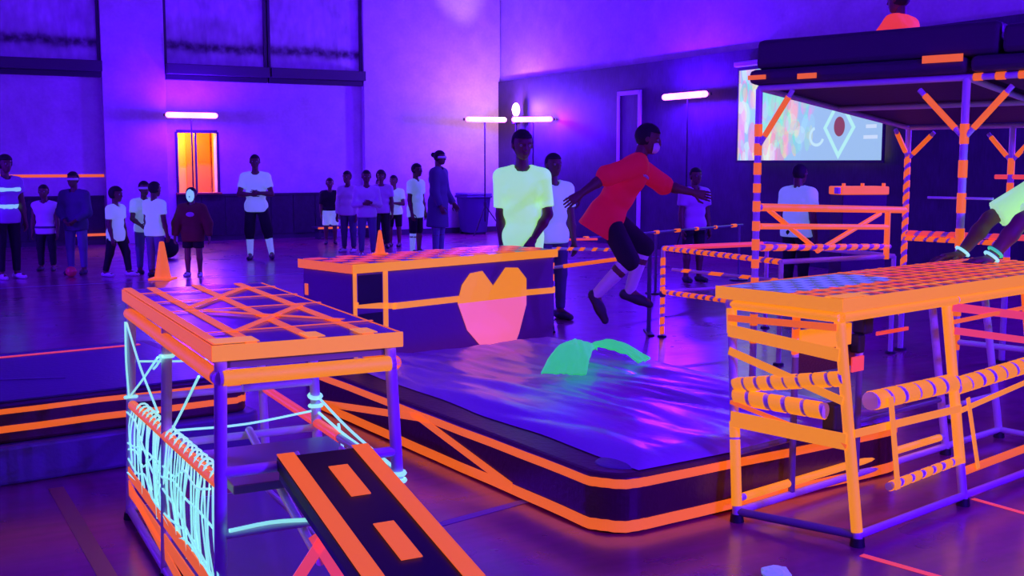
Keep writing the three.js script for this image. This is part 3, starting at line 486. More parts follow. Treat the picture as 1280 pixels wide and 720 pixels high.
// ---------------------------------------------------------------- vaulting box with heart
{
  const L = 1.95, W = 0.62, H = 0.86;
  const g = thing('vault_box', 'dark padded vaulting box with a big orange tape heart on its side', 'vault box', [-1.07, 0, -7.5], 43.8 * D);
  const body = mesh('body', planarUV(box(L, H, W, L / 2, H / 2, -W / 2, 0.025), 1), M.boxSide, g);
  const fz = V(0, 0, 1), lx = V(-1, 0, 0);
  mesh('lid', box(L + 0.03, 0.05, W + 0.03, L / 2, H + 0.026, -W / 2, 0.015), M.board, g);
  const yT = H + 0.0515;
  // checker of tape squares on the lid
  for (let i = 0; i < 14; i++) for (let j = 0; j < 5; j++) if ((i + j) % 2 === 0) mesh('tape_square', box(0.135, 0.003, 0.118, 0.075 + i * 0.1385, yT + 0.002, -0.07 - j * 0.12), j === 0 ? M.tape : M.tapeRed, g);
  mesh('edge_tape', strip(V(-0.016, H + 0.022, 0.016), V(L + 0.016, H + 0.022, 0.016), fz, 0.062, 0.004), M.tapeAmber, g);
  mesh('edge_tape', strip(V(-0.016, H + 0.022, 0.016), V(-0.016, H + 0.022, -W - 0.016), lx, 0.062, 0.004), M.tape, g);
  mesh('post_tape', strip(V(0.012, 0.03, 0.0), V(0.012, H - 0.01, 0.0), fz, 0.03, 0.004), M.tapeAmber, g);
  mesh('post_tape', strip(V(0.27, 0.28, 0.0), V(0.27, H - 0.01, 0.0), fz, 0.04, 0.004), M.tapeAmber, g);
  mesh('panel', box(0.2, 0.20, 0.008, 0.14, 0.735, 0.003, 0.003), M.black, g);
  mesh('panel', box(0.2, 0.22, 0.008, 0.14, 0.46, 0.003, 0.003), M.black, g);
  mesh('side_band', strip(V(0.012, 0.635, 0), V(0.36, 0.60, 0), fz, 0.04, 0.004), M.tapeAmber, g);
  mesh('side_band', strip(V(0.33, 0.60, 0), V(0.98, 0.60, 0), fz, 0.045, 0.004), M.tapeAmber, g);
  mesh('side_band', strip(V(1.42, 0.595, 0), V(L, 0.585, 0), fz, 0.045, 0.004), M.tapeAmber, g);
  mesh('side_band', strip(V(L, 0.59, 0.003), V(L, 0.59, -W), V(1, 0, 0), 0.045, 0.004), M.tapeAmber, g);
  // heart of straight tape edges
  const s = new THREE.Shape(); const hp = [[1.20, 0.18], [1.02, 0.36], [0.93, 0.56], [0.97, 0.70], [1.05, 0.78], [1.17, 0.79], [1.28, 0.67], [1.41, 0.80], [1.54, 0.79], [1.63, 0.70], [1.63, 0.50], [1.55, 0.28], [1.50, 0.19]];
  s.moveTo(...hp[0]); hp.slice(1).forEach((p) => s.lineTo(...p)); s.closePath();
  const top = hp.slice(2, 10), cutY = 0.565;   // upper rows orange, lower rows pinker: reflected light put into the tape colour
  const up = new THREE.Shape(); up.moveTo(0.93, cutY); for (const q of [[0.93, 0.58], ...hp.slice(3, 10)]) up.lineTo(...q); up.lineTo(1.63, cutY); up.closePath();
  const dn = new THREE.Shape(); dn.moveTo(0.93, cutY); dn.lineTo(1.63, cutY); for (const q of [[1.63, 0.50], [1.55, 0.28], [1.50, 0.19], [1.20, 0.18], [1.02, 0.36]]) dn.lineTo(...q); dn.closePath();
  const ht = mesh('heart', new THREE.ExtrudeGeometry(up, { depth: 0.006, bevelEnabled: false }).translate(0, 0, 0.002), M.tapeAmber, g);
  mesh('lower_half', new THREE.ExtrudeGeometry(dn, { depth: 0.006, bevelEnabled: false }).translate(0, 0, 0.002), M.tapePinkLit, ht);
  // jagged tape teeth on the end
  for (const [z, h0] of [[-0.10, 0.55], [-0.24, 0.60], [-0.38, 0.57]]) { const t = new THREE.Shape(); t.moveTo(-0.05, 0.34); t.lineTo(0.05, 0.34); t.lineTo(0.0, h0); t.closePath(); mesh('tape_tooth', new THREE.ExtrudeGeometry(t, { depth: 0.005, bevelEnabled: false }).rotateY(-Math.PI / 2).translate(-0.001, 0, z), M.tape, g); }
  mesh('tape_tooth', strip(V(0, 0.66, -0.56), V(0, 0.74, -0.56), lx, 0.04, 0.004), M.tape, g);
}
function cone(p, h, label) {
  const g = thing('traffic_cone', label, 'cone', p);
  const r = h * 0.30;
  mesh('body', new THREE.LatheGeometry([[r * 0.78, 0.03 * h], [r * 0.70, 0.06 * h], [r * 0.24, 0.93 * h], [r * 0.2, 0.985 * h], [r * 0.12, h], [0, h]].map(([a, b]) => new THREE.Vector2(a, b)), 24), M.cone, g);
  mesh('base', box(r * 2, h * 0.05, r * 2, 0, h * 0.025, 0, h * 0.012), M.cone, g);
}
cone([-4.77, 0, -15.22], 0.52, 'orange traffic cone on the floor beside the watching children');
cone([-0.98, 0.915, -8.30], 0.18, 'small orange cone standing on the vaulting box');
{
  const g = new THREE.SphereGeometry(0.075, 20, 14).translate(0, 0.075, 0);
  single('ball', g, M.ball, 'small red ball on the floor at the feet of the children', 'ball', [-6.15, 0, -15.55]);
}
single('gear_bag', (() => { const g = new THREE.SphereGeometry(0.2, 18, 12); g.scale(1, 0.85, 0.8); g.translate(0, 0.17, 0); const p = g.attributes.position; for (let i = 0; i < p.count; i++) { const k = 1 + 0.12 * noise.noise(p.getX(i) * 9, p.getY(i) * 9, p.getZ(i) * 9); p.setXYZ(i, p.getX(i) * k, Math.max(0, p.getY(i) * k), p.getZ(i) * k); } g.computeVertexNormals(); return g; })(), M.blackCloth, 'round black bag on the floor beyond the child in black trousers', 'bag', [-5.75, 0, -18.6]);

// ---------------------------------------------------------------- tower with roof of mats (back right)
{
  const O = V(1.70, 0, -7.8), turn = -44.4 * D, Lx = 3.0, Lz = 2.31;
  const g = thing('scaffold_tower', 'tall pipe tower with tape-striped posts, braces and side railing', 'climbing tower', O.toArray(), turn);
  const yR = (z) => 2.10 + 0.095 * z;                                  // roof pipes drop toward the back
  const r = 0.024, tops = {};
  const post = (x, z, n, skew, y0 = 0) => { const a = V(x, 0, z), b = V(x, yR(z) - 0.005, z); mesh('post', pipe(a, b, r, 14), M.pipe, g); mesh('foot', new THREE.CylinderGeometry(0.05, 0.055, 0.02, 16).translate(x, 0.01, z), M.black, g); if (n) wraps(V(x, y0, z), V(x, yR(z) - 0.22, z), r, n, 0.55, g, skew > 0.5 ? M.tape : M.tape, skew); };
  post(0, 0, 12, 0.0, 0.3); post(1.43, 0, 7, 0, 0.4); post(0, -Lz, 13, 0.9, 0.3); post(0.85, -Lz, 6, 0, 0.5); post(Lx, 0, 6, 0); post(Lx, -Lz, 6, 0);
  const rail = (p, q, rad = 0.02, m = M.pipe, name = 'rail') => { mesh(name, pipe(p, q, rad), m, g); return [p, q]; };
  rail(V(0, yR(0), 0), V(Lx, yR(0), 0)); rail(V(0, yR(-Lz), -Lz), V(Lx, yR(-Lz), -Lz)); rail(V(0, yR(0), 0), V(0, yR(-Lz), -Lz)); rail(V(Lx, yR(0), 0), V(Lx, yR(-Lz), -Lz)); rail(V(1.43, yR(0), 0), V(1.43, yR(-Lz), -Lz)); rail(V(0, yR(-1.1), -1.1), V(Lx, yR(-1.1), -1.1));
  const [fa, fb] = [V(1.43, yR(0), 0), V(Lx, yR(0), 0)]; wraps(fa, fb, 0.02, 12, 0.4, g, M.tape);
  const brace = (p, q, m = M.tape) => { rail(p, q, 0.017, M.pipe, 'brace'); wrapOn(p, q, 0.017, 0.2, 0.88, g, m, 'brace_tape'); };
  brace(V(0, 1.70, 0), V(0.26, yR(0) - 0.02, 0)); brace(V(1.43, 1.74, 0), V(1.14, yR(0) - 0.06, 0)); brace(V(1.43, 1.74, 0), V(1.70, yR(0) - 0.06, 0)); brace(V(0, 1.62, -Lz), V(0.22, 1.84, -Lz)); brace(V(0, 1.64, -Lz), V(0, 1.86, -Lz + 0.24)); brace(V(0.85, 1.60, -Lz), V(0.66, 1.82, -Lz)); brace(V(0.85, 1.60, -Lz), V(1.04, 1.82, -Lz));
  // railing on the left side
  const S = (t, y) => V(0, y, -Lz * t);
  let [p, q] = rail(S(0, 1.285), S(1, 1.195), 0.024); wrapOn(p, q, 0.024, 0.02, 0.99, g, M.tape, 'rail_tape');
  [p, q] = rail(S(0.02, 1.15), S(0.86, 1.065), 0.018); wrapOn(p, q, 0.018, 0.0, 1, g, M.tape, 'rail_tape');
  [p, q] = rail(S(0.02, 1.0), S(0.88, 0.90), 0.022); wraps(p, q, 0.022, 11, 0.55, g, M.tape, 0.8);
  [p, q] = rail(S(0.86, 1.20), S(0.86, 0.80), 0.02); wrapOn(p, q, 0.02, 0.0, 1, g, M.tape, 'rail_tape');
  [p, q] = rail(S(0.07, 1.26), S(0.36, 0.95), 0.015); wrapOn(p, q, 0.015, 0.0, 1, g, M.tape, 'rail_tape');
  [p, q] = rail(S(0.80, 1.18), S(0.37, 0.93), 0.015); wrapOn(p, q, 0.015, 0.0, 1, g, M.tape, 'rail_tape');
  [p, q] = rail(S(0, 0.55), S(1, 0.50), 0.02);
  // wound rail along the back and cross pieces
  [p, q] = rail(V(0, 1.0, -Lz), V(Lx, 1.02, -Lz), 0.022); wraps(p, q, 0.022, 26, 0.6, g, M.tapeRed, 0.7);
  [p, q] = rail(V(0, 0.96, -Lz + 0.01), V(0.85, 0.955, -Lz + 0.01), 0.018); wraps(p, q, 0.018, 9, 0.7, g, M.tape, 0.6);
  [p, q] = rail(V(0.73, 1.48, -Lz), V(0.97, 1.48, -Lz), 0.015); wrapOn(p, q, 0.015, 0, 1, g, M.tapeRed, 'rail_tape');
  rail(V(1.22, 1.38, 0), V(1.62, 1.38, 0), 0.008); rail(V(1.43, 0.5, 0), V(Lx, 0.5, 0), 0.018);
  // roof of dark padded mats
  const roof = (y0, h, x0, x1, z0, z1, name) => { const geo = box(x1 - x0, h, z0 - z1, (x0 + x1) / 2, 0, 0, 0.035); const o = mesh(name, planarUV(geo, 1), M.roofMat, g); o.rotation.x = -Math.atan(0.095); const zc = (z0 + z1) / 2; o.position.set(0, yR(zc) + y0 + h / 2, zc); return o; };
  roof(0.024, 0.10, -0.06, 1.44, 0.06, -Lz - 0.05, 'roof_mat'); roof(0.024, 0.10, 1.46, Lx + 0.05, 0.06, -Lz - 0.05, 'roof_mat');
  roof(0.126, 0.20, -0.02, 1.62, 0.03, -Lz - 0.02, 'roof_mat'); roof(0.126, 0.17, 1.64, Lx + 0.05, 0.05, -Lz, 'roof_mat');
  for (const [x0, x1, y, w] of [[-0.05, 0.09, 2.17, 0.03], [0.33, 0.47, 2.16, 0.035], [1.18, 1.43, 2.215, 0.045]]) mesh('roof_tape', strip(V(x0, y, 0.066), V(x1, y, 0.066), V(0, 0, 1), w, 0.004), M.tape, g);
}
{
  const p = [3.72, 0, -12.2];
  const g = thing('taped_crate', 'small dark hurdle box with orange taped top beyond the tower railing', 'hurdle', p, 10 * D);
  mesh('body', box(0.52, 1.24, 0.3, 0.15, 0.62, -0.2, 0.01), M.roofMat, g);
  mesh('top_board', box(0.56, 0.09, 0.32, 0.15, 1.285, -0.2, 0.012), M.tape, g);
  for (const x of [-0.09, 0.13, 0.38]) mesh('knob', new THREE.CylinderGeometry(0.02, 0.02, 0.035, 10).translate(x, 1.347, -0.08), M.tape, g);
  mesh('end_cap', box(0.035, 0.07, 0.1, -0.15, 1.285, -0.1, 0.008), M.paleShirt, g);
}
// ---------------------------------------------------------------- low pipe frames in the middle
{
  const g = thing('pipe_hurdle', 'low pipe frame with slanted tape-wound rails between jumper and tower', 'hurdle frame', [1.374, 0, -10.152], -62.8 * D);
  // local x runs toward the tower, local -z away to the right
  const L = 1.6, W = 1.2, H = 0.82, r = 0.02;
  const rail = (p, q, rad = r, m = M.pipe) => { mesh('rail', pipe(p, q, rad), m, g); return [p, q]; };
  for (const [x, z] of [[0, 0], [L, 0], [0, -W], [L, -W]]) { mesh('post', pipe(V(x, 0, z), V(x, H, z), r), M.pipe, g); mesh('foot', new THREE.CylinderGeometry(0.04, 0.045, 0.02, 14).translate(x, 0.01, z), M.black, g); }
  wraps(V(0, 0.02, 0), V(0, 0.74, 0), r, 8, 0.72, g, M.tape, 0.3);
  let [p, q] = rail(V(0, H, 0), V(L, H, 0)); wraps(p, q, r, 16, 0.6, g, M.tape, 0.6);
  [p, q] = rail(V(0, H, 0), V(0, H, -W)); wrapOn(p, q, r, 0.1, 0.95, g, M.tapeRed, 'rail_tape');
  rail(V(L, H, 0), V(L, H, -W)); rail(V(0, H, -W), V(L, H, -W));
  [p, q] = rail(V(0, 0.42, 0), V(L, 0.46, 0)); wraps(p, q, r, 15, 0.6, g, M.tape, 0.6);
  [p, q] = rail(V(0, 0.42, -W), V(L, 0.46, -W), 0.016); wraps(p, q, 0.016, 6, 0.4, g, M.tape, 0.9);
  rail(V(0, 0.42, 0), V(0, 0.42, -W), 0.016); [p, q] = rail(V(0, 0.62, -0.1), V(L, 0.52, -W), 0.014); wraps(p, q, 0.014, 7, 0.35, g, M.tape, 0.9);
  mesh('knot', new THREE.SphereGeometry(0.035, 12, 8).translate(0, 0.40, 0), M.navy, g);
}
{
  const g = thing('slanted_hurdle', 'low hurdle with an orange slanting bar behind the leaping jumper', 'hurdle', [0.38, 0, -10.6], 0);
  const a = V(0, 0.78, 0), b = V(0.90, 0.78, 0.22);
  for (const v of [a, b]) { mesh('post', pipe(V(v.x, 0, v.z), v, 0.02), M.navy, g); mesh('foot', box(0.06, 0.02, 0.4, v.x, 0.01, v.z, 0.004), M.black, g); }
  mesh('rail', pipe(a, b, 0.014), M.pipe, g); wraps(a, b, 0.014, 8, 0.35, g, M.tape, 0.7);
  const c = V(0.02, 0.60, 0.01), d = V(0.9, 0.74, 0.22); mesh('rail', pipe(c, d, 0.016), M.pipe, g); wrapOn(c, d, 0.016, 0.1, 1, g, M.tape, 'rail_tape');
  wraps(V(0, 0.45, 0), a, 0.02, 3, 0.5, g, M.tape);
}
{
  const g = thing('dotted_barrier', 'long low barrier rail with spots of orange tape along it', 'barrier', [0.37, 0, -11.95], 0);
  const a = V(0, 0.75, 0), b = V(2.75, 0.75, -3.2);
  mesh('rail', pipe(a, b, 0.014), M.pipeDark, g); wraps(a, b, 0.02, 9, 0.16, g, M.tape);
  for (const t of [0.02, 0.5, 0.98]) { const v = a.clone().lerp(b, t); mesh('post', pipe(V(v.x, 0, v.z), v, 0.016), M.pipeDark, g); mesh('foot', new THREE.CylinderGeometry(0.12, 0.13, 0.02, 16).translate(v.x, 0.01, v.z), M.black, g); }
  const c = V(0.0, 0.77, 0.02), d = V(0.55, 0.77, -0.1); mesh('top_tape', pipe(c, d, 0.012), M.tapeRed, g);
}
// ---------------------------------------------------------------- people
function surfaceNet(f, lo, hi, c) {
  const nx = Math.ceil((hi.x - lo.x) / c) + 1, ny = Math.ceil((hi.y - lo.y) / c) + 1, nz = Math.ceil((hi.z - lo.z) / c) + 1;
  const val = new Float32Array(nx * ny * nz); let o = 0;
  for (let k = 0; k < nz; k++) for (let j = 0; j < ny; j++) for (let i = 0; i < nx; i++) val[o++] = f(lo.x + i * c, lo.y + j * c, lo.z + k * c);
  const id = new Int32Array(nx * ny * nz).fill(-1), pos = [], idx = [], sx = 1, sy = nx, sz = nx * ny;
  for (let k = 0; k < nz - 1; k++) for (let j = 0; j < ny - 1; j++) for (let i = 0; i < nx - 1; i++) {
    const b = i + j * sy + k * sz; let m = 0; const g = [];
    for (let q = 0; q < 8; q++) { const v = val[b + (q & 1) + ((q >> 1) & 1) * sy + (q >> 2) * sz]; g.push(v); if (v < 0) m |= 1 << q; }
    if (m === 0 || m === 255) continue;
    let n = 0, px = 0, py = 0, pz = 0;
    for (let a = 0; a < 8; a++) for (const bit of [1, 2, 4]) { const d = a | bit; if (d === a) continue; if ((g[a] < 0) === (g[d] < 0)) continue; const t = g[a] / (g[a] - g[d]); px += (a & 1) + (bit === 1 ? t : 0); py += ((a >> 1) & 1) + (bit === 2 ? t : 0); pz += (a >> 2) + (bit === 4 ? t : 0); n++; }
    id[b] = pos.length / 3; pos.push(lo.x + (i + px / n) * c, lo.y + (j + py / n) * c, lo.z + (k + pz / n) * c);
  }
  const quad = (a, b, d, e, flip) => { if (a < 0 || b < 0 || d < 0 || e < 0) return; if (flip) idx.push(a, d, b, a, e, d); else idx.push(a, b, d, a, d, e); };
  for (let k = 1; k < nz - 1; k++) for (let j = 1; j < ny - 1; j++) for (let i = 1; i < nx - 1; i++) {
    const b = i + j * sy + k * sz, s = val[b] < 0;
    if (s !== (val[b + sx] < 0)) quad(id[b - sy - sz], id[b - sz], id[b], id[b - sy], !s);
    if (s !== (val[b + sy] < 0)) quad(id[b - sx - sz], id[b - sx], id[b], id[b - sz], !s);
    if (s !== (val[b + sz] < 0)) quad(id[b - sx - sy], id[b - sy], id[b], id[b - sx], !s);
  }
  const g = new THREE.BufferGeometry(); g.setAttribute('position', new THREE.Float32BufferAttribute(pos, 3)); g.setIndex(idx); g.computeVertexNormals(); return g;
}
const cap = (a, b, ra, rb = ra, flat = false) => ({ a, b, ra, rb, flat, d: b.clone().sub(a), L: a.distanceTo(b) });
function dCap(p, x, y, z) {
  const ax = x - p.a.x, ay = y - p.a.y, az = z - p.a.z, L2 = p.L * p.L || 1e-9; let t = (ax * p.d.x + ay * p.d.y + az * p.d.z) / L2; const t0 = t; t = t < 0 ? 0 : t > 1 ? 1 : t;
  const qx = ax - p.d.x * (p.flat ? Math.max(0, t0) : t), qy = ay - p.d.y * (p.flat ? Math.max(0, t0) : t), qz = az - p.d.z * (p.flat ? Math.max(0, t0) : t);
  const d = Math.sqrt(qx * qx + qy * qy + qz * qz) - (p.ra + (p.rb - p.ra) * t); return p.flat && t0 > 1 ? Math.max(d, (t0 - 1) * p.L) : d;
}
const smin = (a, b, k) => { const h = Math.max(k - Math.abs(a - b), 0) / k; return Math.min(a, b) - h * h * k * 0.25; };
const capField = (prims, k) => (x, y, z) => { let d = 1e3; for (const p of prims) d = smin(d, dCap(p, x, y, z), k); return d; };
function bounds(prims, m) { const lo = V(1e3, 1e3, 1e3), hi = V(-1e3, -1e3, -1e3); for (const p of prims) for (const [q, r] of [[p.a, p.ra], [p.b, p.rb]]) { lo.min(q.clone().subScalar(r + m)); hi.max(q.clone().addScalar(r + m)); } return [lo, hi]; }
const ell = (x, y, z, cx, cy, cz, rx, ry, rz) => { const a = (x - cx) / rx, b = (y - cy) / ry, c = (z - cz) / rz; return (Math.sqrt(a * a + b * b + c * c) - 1) * Math.min(rx, ry, rz); };
const dir = (a) => V(...a).normalize();
function headGeo(hh, cell) {
  const f = (x, y, z) => {
    x /= hh; y /= hh; z /= hh; const X = Math.abs(x);
    let d = ell(x, y, z, 0, 0.10, -0.03, 0.335, 0.40, 0.41);
    d = smin(d, ell(x, y, z, 0, -0.20, 0.08, 0.25, 0.29, 0.29), 0.12);
    d = smin(d, ell(x, y, z, 0, -0.40, 0.24, 0.10, 0.08, 0.10), 0.08);
    d = Math.max(d, -ell(X, y, z, 0.145, 0.02, 0.43, 0.10, 0.065, 0.09));
    d = smin(d, ell(X, y, z, 0.15, 0.10, 0.325, 0.11, 0.035, 0.05), 0.04);
    d = smin(d, ell(x, y, z, 0, -0.06 - 0.0 * z, 0.40, 0.045, 0.12, 0.07), 0.04);
    d = smin(d, ell(x, y, z, 0, -0.13, 0.43, 0.075, 0.045, 0.06), 0.03);
    d = smin(d, ell(x, y, z, 0, -0.245, 0.36, 0.12, 0.03, 0.045), 0.02);
    d = smin(d, ell(x, y, z, 0, -0.305, 0.355, 0.10, 0.035, 0.045), 0.02);
    d = smin(d, ell(X, y, z, 0.345, -0.02, -0.01, 0.045, 0.115, 0.075), 0.02);
    return d * hh;
  };
  return surfaceNet(f, V(-0.45, -0.58, -0.52).multiplyScalar(hh), V(0.45, 0.58, 0.58).multiplyScalar(hh), cell);
}
function hairGeo(hh, cell, style) {
  const off = style === 'afro' ? 0.10 : style === 'hood' ? 0.07 : 0.035;
  const f = (x, y, z) => {
    x /= hh; y /= hh; z /= hh;
    let d = ell(x, y, z, 0, 0.10, -0.03, 0.335 + off, 0.40 + off, 0.41 + off) + 0.012 * noise.noise(x * 14, y * 14, z * 14);
    d = Math.max(d, Math.min(0.24 - y, z - 0.06)); d = Math.max(d, -0.26 - y);
    if (style === 'bun') d = Math.min(d, ell(x, y, z, 0, 0.20, -0.50, 0.18, 0.18, 0.17));
    if (style === 'long') d = smin(d, ell(x, y, z, 0, -0.30, -0.28, 0.32, 0.45, 0.18), 0.08);
    return d * hh;
  };
  return surfaceNet(f, V(-0.55, -0.85, -0.75).multiplyScalar(hh), V(0.55, 0.68, 0.6).multiplyScalar(hh), cell);
}
function handGeo(w, d, n, len, cell, curl) {       // wrist point, direction of hand, palm normal
  d = d.clone().normalize(); const s = V(0, 0, 0).crossVectors(d, n).normalize(), nn = V(0, 0, 0).crossVectors(s, d).normalize();
  const at = (a, b, c) => w.clone().addScaledVector(d, a * len).addScaledVector(s, b * len).addScaledVector(nn, c * len);
  const P = [], rf = Math.max(0.0068, len * 0.046);
  for (const b of [-0.155, -0.05, 0.05, 0.15]) P.push(cap(at(0.02, b * 0.55, 0), at(0.46, b, 0), len * 0.085, len * 0.075));
  const F = [];
  [[-0.165, 0.36], [-0.055, 0.45], [0.058, 0.48], [0.165, 0.42]].forEach(([b, l]) => {
    const k = at(0.46, b, 0), m = at(0.46 + l * 0.5 * Math.cos(curl * 0.6), b * 1.12, l * 0.5 * Math.sin(curl * 0.6)), e = at(0.46 + l * (0.5 * Math.cos(curl * 0.6) + 0.48 * Math.cos(curl * 1.4)), b * 1.18, l * (0.5 * Math.sin(curl * 0.6) + 0.48 * Math.sin(curl * 1.4)));
    F.push([cap(k, m, rf * 1.1, rf), cap(m, e, rf, rf * 0.82)]);
  });
  F.push([cap(at(0.12, 0.12, 0.03), at(0.34, 0.33, 0.09), rf * 1.3, rf * 1.15), cap(at(0.34, 0.33, 0.09), at(0.54, 0.37, 0.15), rf * 1.15, rf * 0.9)]);
  const palm = capField(P, len * 0.12), fs = F.map((q) => capField(q, rf * 0.7));
  const f = (x, y, z) => { let v = palm(x, y, z); for (const q of fs) v = Math.min(v, smin(v, q(x, y, z), rf * 0.35)); return v; };
  const [lo, hi] = bounds([...P, ...F.flat()], cell * 2); return surfaceNet(f, lo, hi, cell);
}
function person(o) {
  const S = o.S, near = o.near || 0, g = thing('person', o.label, 'person', [o.pos[0], 0, o.pos[2]], o.turn || 0, o.group);
  const kf = Math.max(0, Math.min(1, (1.72 - S) / 0.5)), hh = S * (0.135 + 0.032 * kf), bw = S * (1 + 0.06 * kf) * (o.build || 1);
  const cb = near ? 0.013 : 0.018, ch = near ? 0.006 : 0.010, cn = near ? 0.0042 : 0.0065;
  const sd = dir(o.spine || [0, 1, 0.03]), X = V(1, 0, 0), F = V(0, 0, 0).crossVectors(X, sd).normalize();
  const p0 = V(0, 0, 0), hipW = 0.052 * bw, shW = 0.104 * bw, tl = S * (0.245 - 0.012 * kf), slen = S * (0.235 - 0.012 * kf);
  const chest = p0.clone().addScaledVector(sd, S * (0.245 - 0.005 * kf)), sh = p0.clone().addScaledVector(sd, S * (0.298 - 0.01 * kf)), nb = p0.clone().addScaledVector(sd, S * (0.325 - 0.01 * kf));
  const side = (s, k, def) => { const q = (o[k] && o[k][s > 0 ? 'L' : 'R']) || def; return q; };
  const J = {};
  for (const s of [1, -1]) {
    const arm = side(s, 'arms', [[0.16 * s, -1, 0.0], [0.03 * s, -1, 0.22]]), leg = side(s, 'legs', [[0.05 * s, -1, 0.02], [0.01 * s, -1, -0.03]]);
    const S0 = sh.clone().addScaledVector(sd, -0.022 * S).addScaledVector(X, s * shW), E = S0.clone().addScaledVector(dir(arm[0]), S * 0.178), Wr = E.clone().addScaledVector(dir(arm[1]), S * 0.148);
    const H0 = p0.clone().addScaledVector(X, s * hipW), K = H0.clone().addScaledVector(dir(leg[0]), tl), A = K.clone().addScaledVector(dir(leg[1]), slen);
    J[s] = { S0, E, Wr, H0, K, A, ad: dir(arm[1]), foot: leg[2] || [0.12 * s, 0, 1], palm: arm[2] || [-s, 0, 0.1], hand: dir(arm[3] || arm[1]) };
  }
  // lift so that the soles (or the seat) rest at o.pos[1]
  const low = o.seat !== undefined ? -o.seat * S : Math.min(J[1].A.y, J[-1].A.y) - 0.045 * S;
  const root = o.pos[1] - low; g.position.y = root - 0; 
  const R = { hip: 0.062 * bw, waist: 0.055 * bw, chestR: 0.060 * bw, thigh: 0.050 * bw, knee: 0.032 * bw, calf: 0.030 * bw, ankle: 0.021 * bw, sho: 0.034 * bw, elb: 0.024 * bw, wri: 0.0165 * bw };
  const torso = (e) => [...[1, -1].map((s) => cap(nb.clone().addScaledVector(sd, -0.012 * S).addScaledVector(X, s * 0.02 * bw), J[s].S0, 0.020 * bw + e, R.sho * 0.92 + e)), cap(p0.clone().addScaledVector(X, -0.036 * bw), p0.clone().addScaledVector(X, 0.036 * bw), R.hip + e), cap(p0.clone().addScaledVector(sd, S * 0.11).addScaledVector(X, -0.036 * bw), p0.clone().addScaledVector(sd, S * 0.11).addScaledVector(X, 0.036 * bw), R.waist + e), cap(chest.clone().addScaledVector(sd, -S * 0.03).addScaledVector(X, -0.052 * bw), chest.clone().addScaledVector(sd, -S * 0.03).addScaledVector(X, 0.052 * bw), R.chestR + e), cap(sh.clone().addScaledVector(sd, -0.03 * S).addScaledVector(X, -shW * 0.7), sh.clone().addScaledVector(sd, -0.03 * S).addScaledVector(X, shW * 0.7), R.sho + e), cap(p0, sh.clone().addScaledVector(sd, -0.05 * S), R.waist + e)];
  const head = nb.clone().addScaledVector(sd, S * 0.035).addScaledVector(F, 0.012 * S).add(V(0, hh * 0.46, 0));
  const bodyP = [...torso(-0.006), cap(nb.clone().addScaledVector(sd, -0.03 * S), head.clone().add(V(0, -hh * 0.25, -0.02 * S)), 0.033 * bw, 0.030 * bw)];
  for (const s of [1, -1]) { const q = J[s]; bodyP.push(cap(q.S0, q.E, R.sho, R.elb), cap(q.E, q.E.clone().lerp(q.Wr, 0.35), R.elb, R.elb * 1.04), cap(q.E.clone().lerp(q.Wr, 0.35), q.Wr, R.elb * 1.04, R.wri), cap(q.H0, q.K, R.thigh, R.knee), cap(q.K, q.K.clone().lerp(q.A, 0.3), R.knee, R.calf * 1.12), cap(q.K.clone().lerp(q.A, 0.3), q.A, R.calf * 1.12, R.ankle), cap(q.A, q.A.clone().addScaledVector(dir(q.foot), 0.10 * S).add(V(0, -0.022 * S, 0)), R.ankle, R.ankle * 0.8)); }
  const geos = []; { const [lo, hi] = bounds(bodyP, 0.03); geos.push(surfaceNet(capField(bodyP, 0.012 * S), lo, hi, cb)); }
  const hq = new THREE.Quaternion().setFromEuler(new THREE.Euler(o.nod || 0, o.look || 0, o.tiltHead || 0, 'YXZ'));
  const place = (q) => { q.applyQuaternion(hq); q.translate(head.x, head.y, head.z); return q; };
  geos.push(place(headGeo(hh, ch)));
  for (const s of [1, -1]) { const q = J[s]; geos.push(handGeo(q.Wr, q.hand, V(...q.palm), 0.105 * S, cn, o.curl || 0.5)); }
  mesh('body', merge(geos), M.skin[o.skin || 0], g);
  if (o.hair !== 'none') mesh('hair', place(hairGeo(hh, ch, o.hair || 'short')), o.hairMat || M.hair, g);
  for (const s of [1, -1]) mesh('eye', place(new THREE.SphereGeometry(0.052 * hh, 8, 6).translate(s * 0.145 * hh, 0.02 * hh, 0.335 * hh)), M.eye, g);
  // shirt
  const cut = (f, n, c, keepBelow) => (x, y, z) => { const t = (x - c.x) * n.x + (y - c.y) * n.y + (z - c.z) * n.z; return Math.max(f(x, y, z), keepBelow ? t : -t); };
  const e = o.loose || 0.016;
  const hemDrop = (o.hem === undefined ? 0.05 : o.hem) * S, sleeve = o.sleeve === undefined ? 0.62 : o.sleeve;
  const shirtP = torso(e); for (const q of [-0.036, 0, 0.036]) shirtP.push(cap(p0.clone().addScaledVector(X, q * bw), p0.clone().addScaledVector(sd, -hemDrop - 0.02).addScaledVector(X, q * bw), R.hip + e, R.hip + e + (o.flare || 0.002)));
  const hemC = p0.clone().addScaledVector(sd, -hemDrop); const slv = [];
  for (const s of [1, -1]) { const q = J[s]; if (sleeve <= 0) continue; const t = Math.min(1, sleeve); slv.push(cap(q.S0, q.S0.clone().lerp(q.E, t), R.sho + e, R.elb + (R.sho - R.elb) * (1 - t) + e * 1.25, sleeve <= 1)); if (sleeve > 1) slv.push(cap(q.E, q.E.clone().lerp(q.Wr, sleeve - 1), R.elb + e * 1.2, R.wri + e * 0.9, true)); }
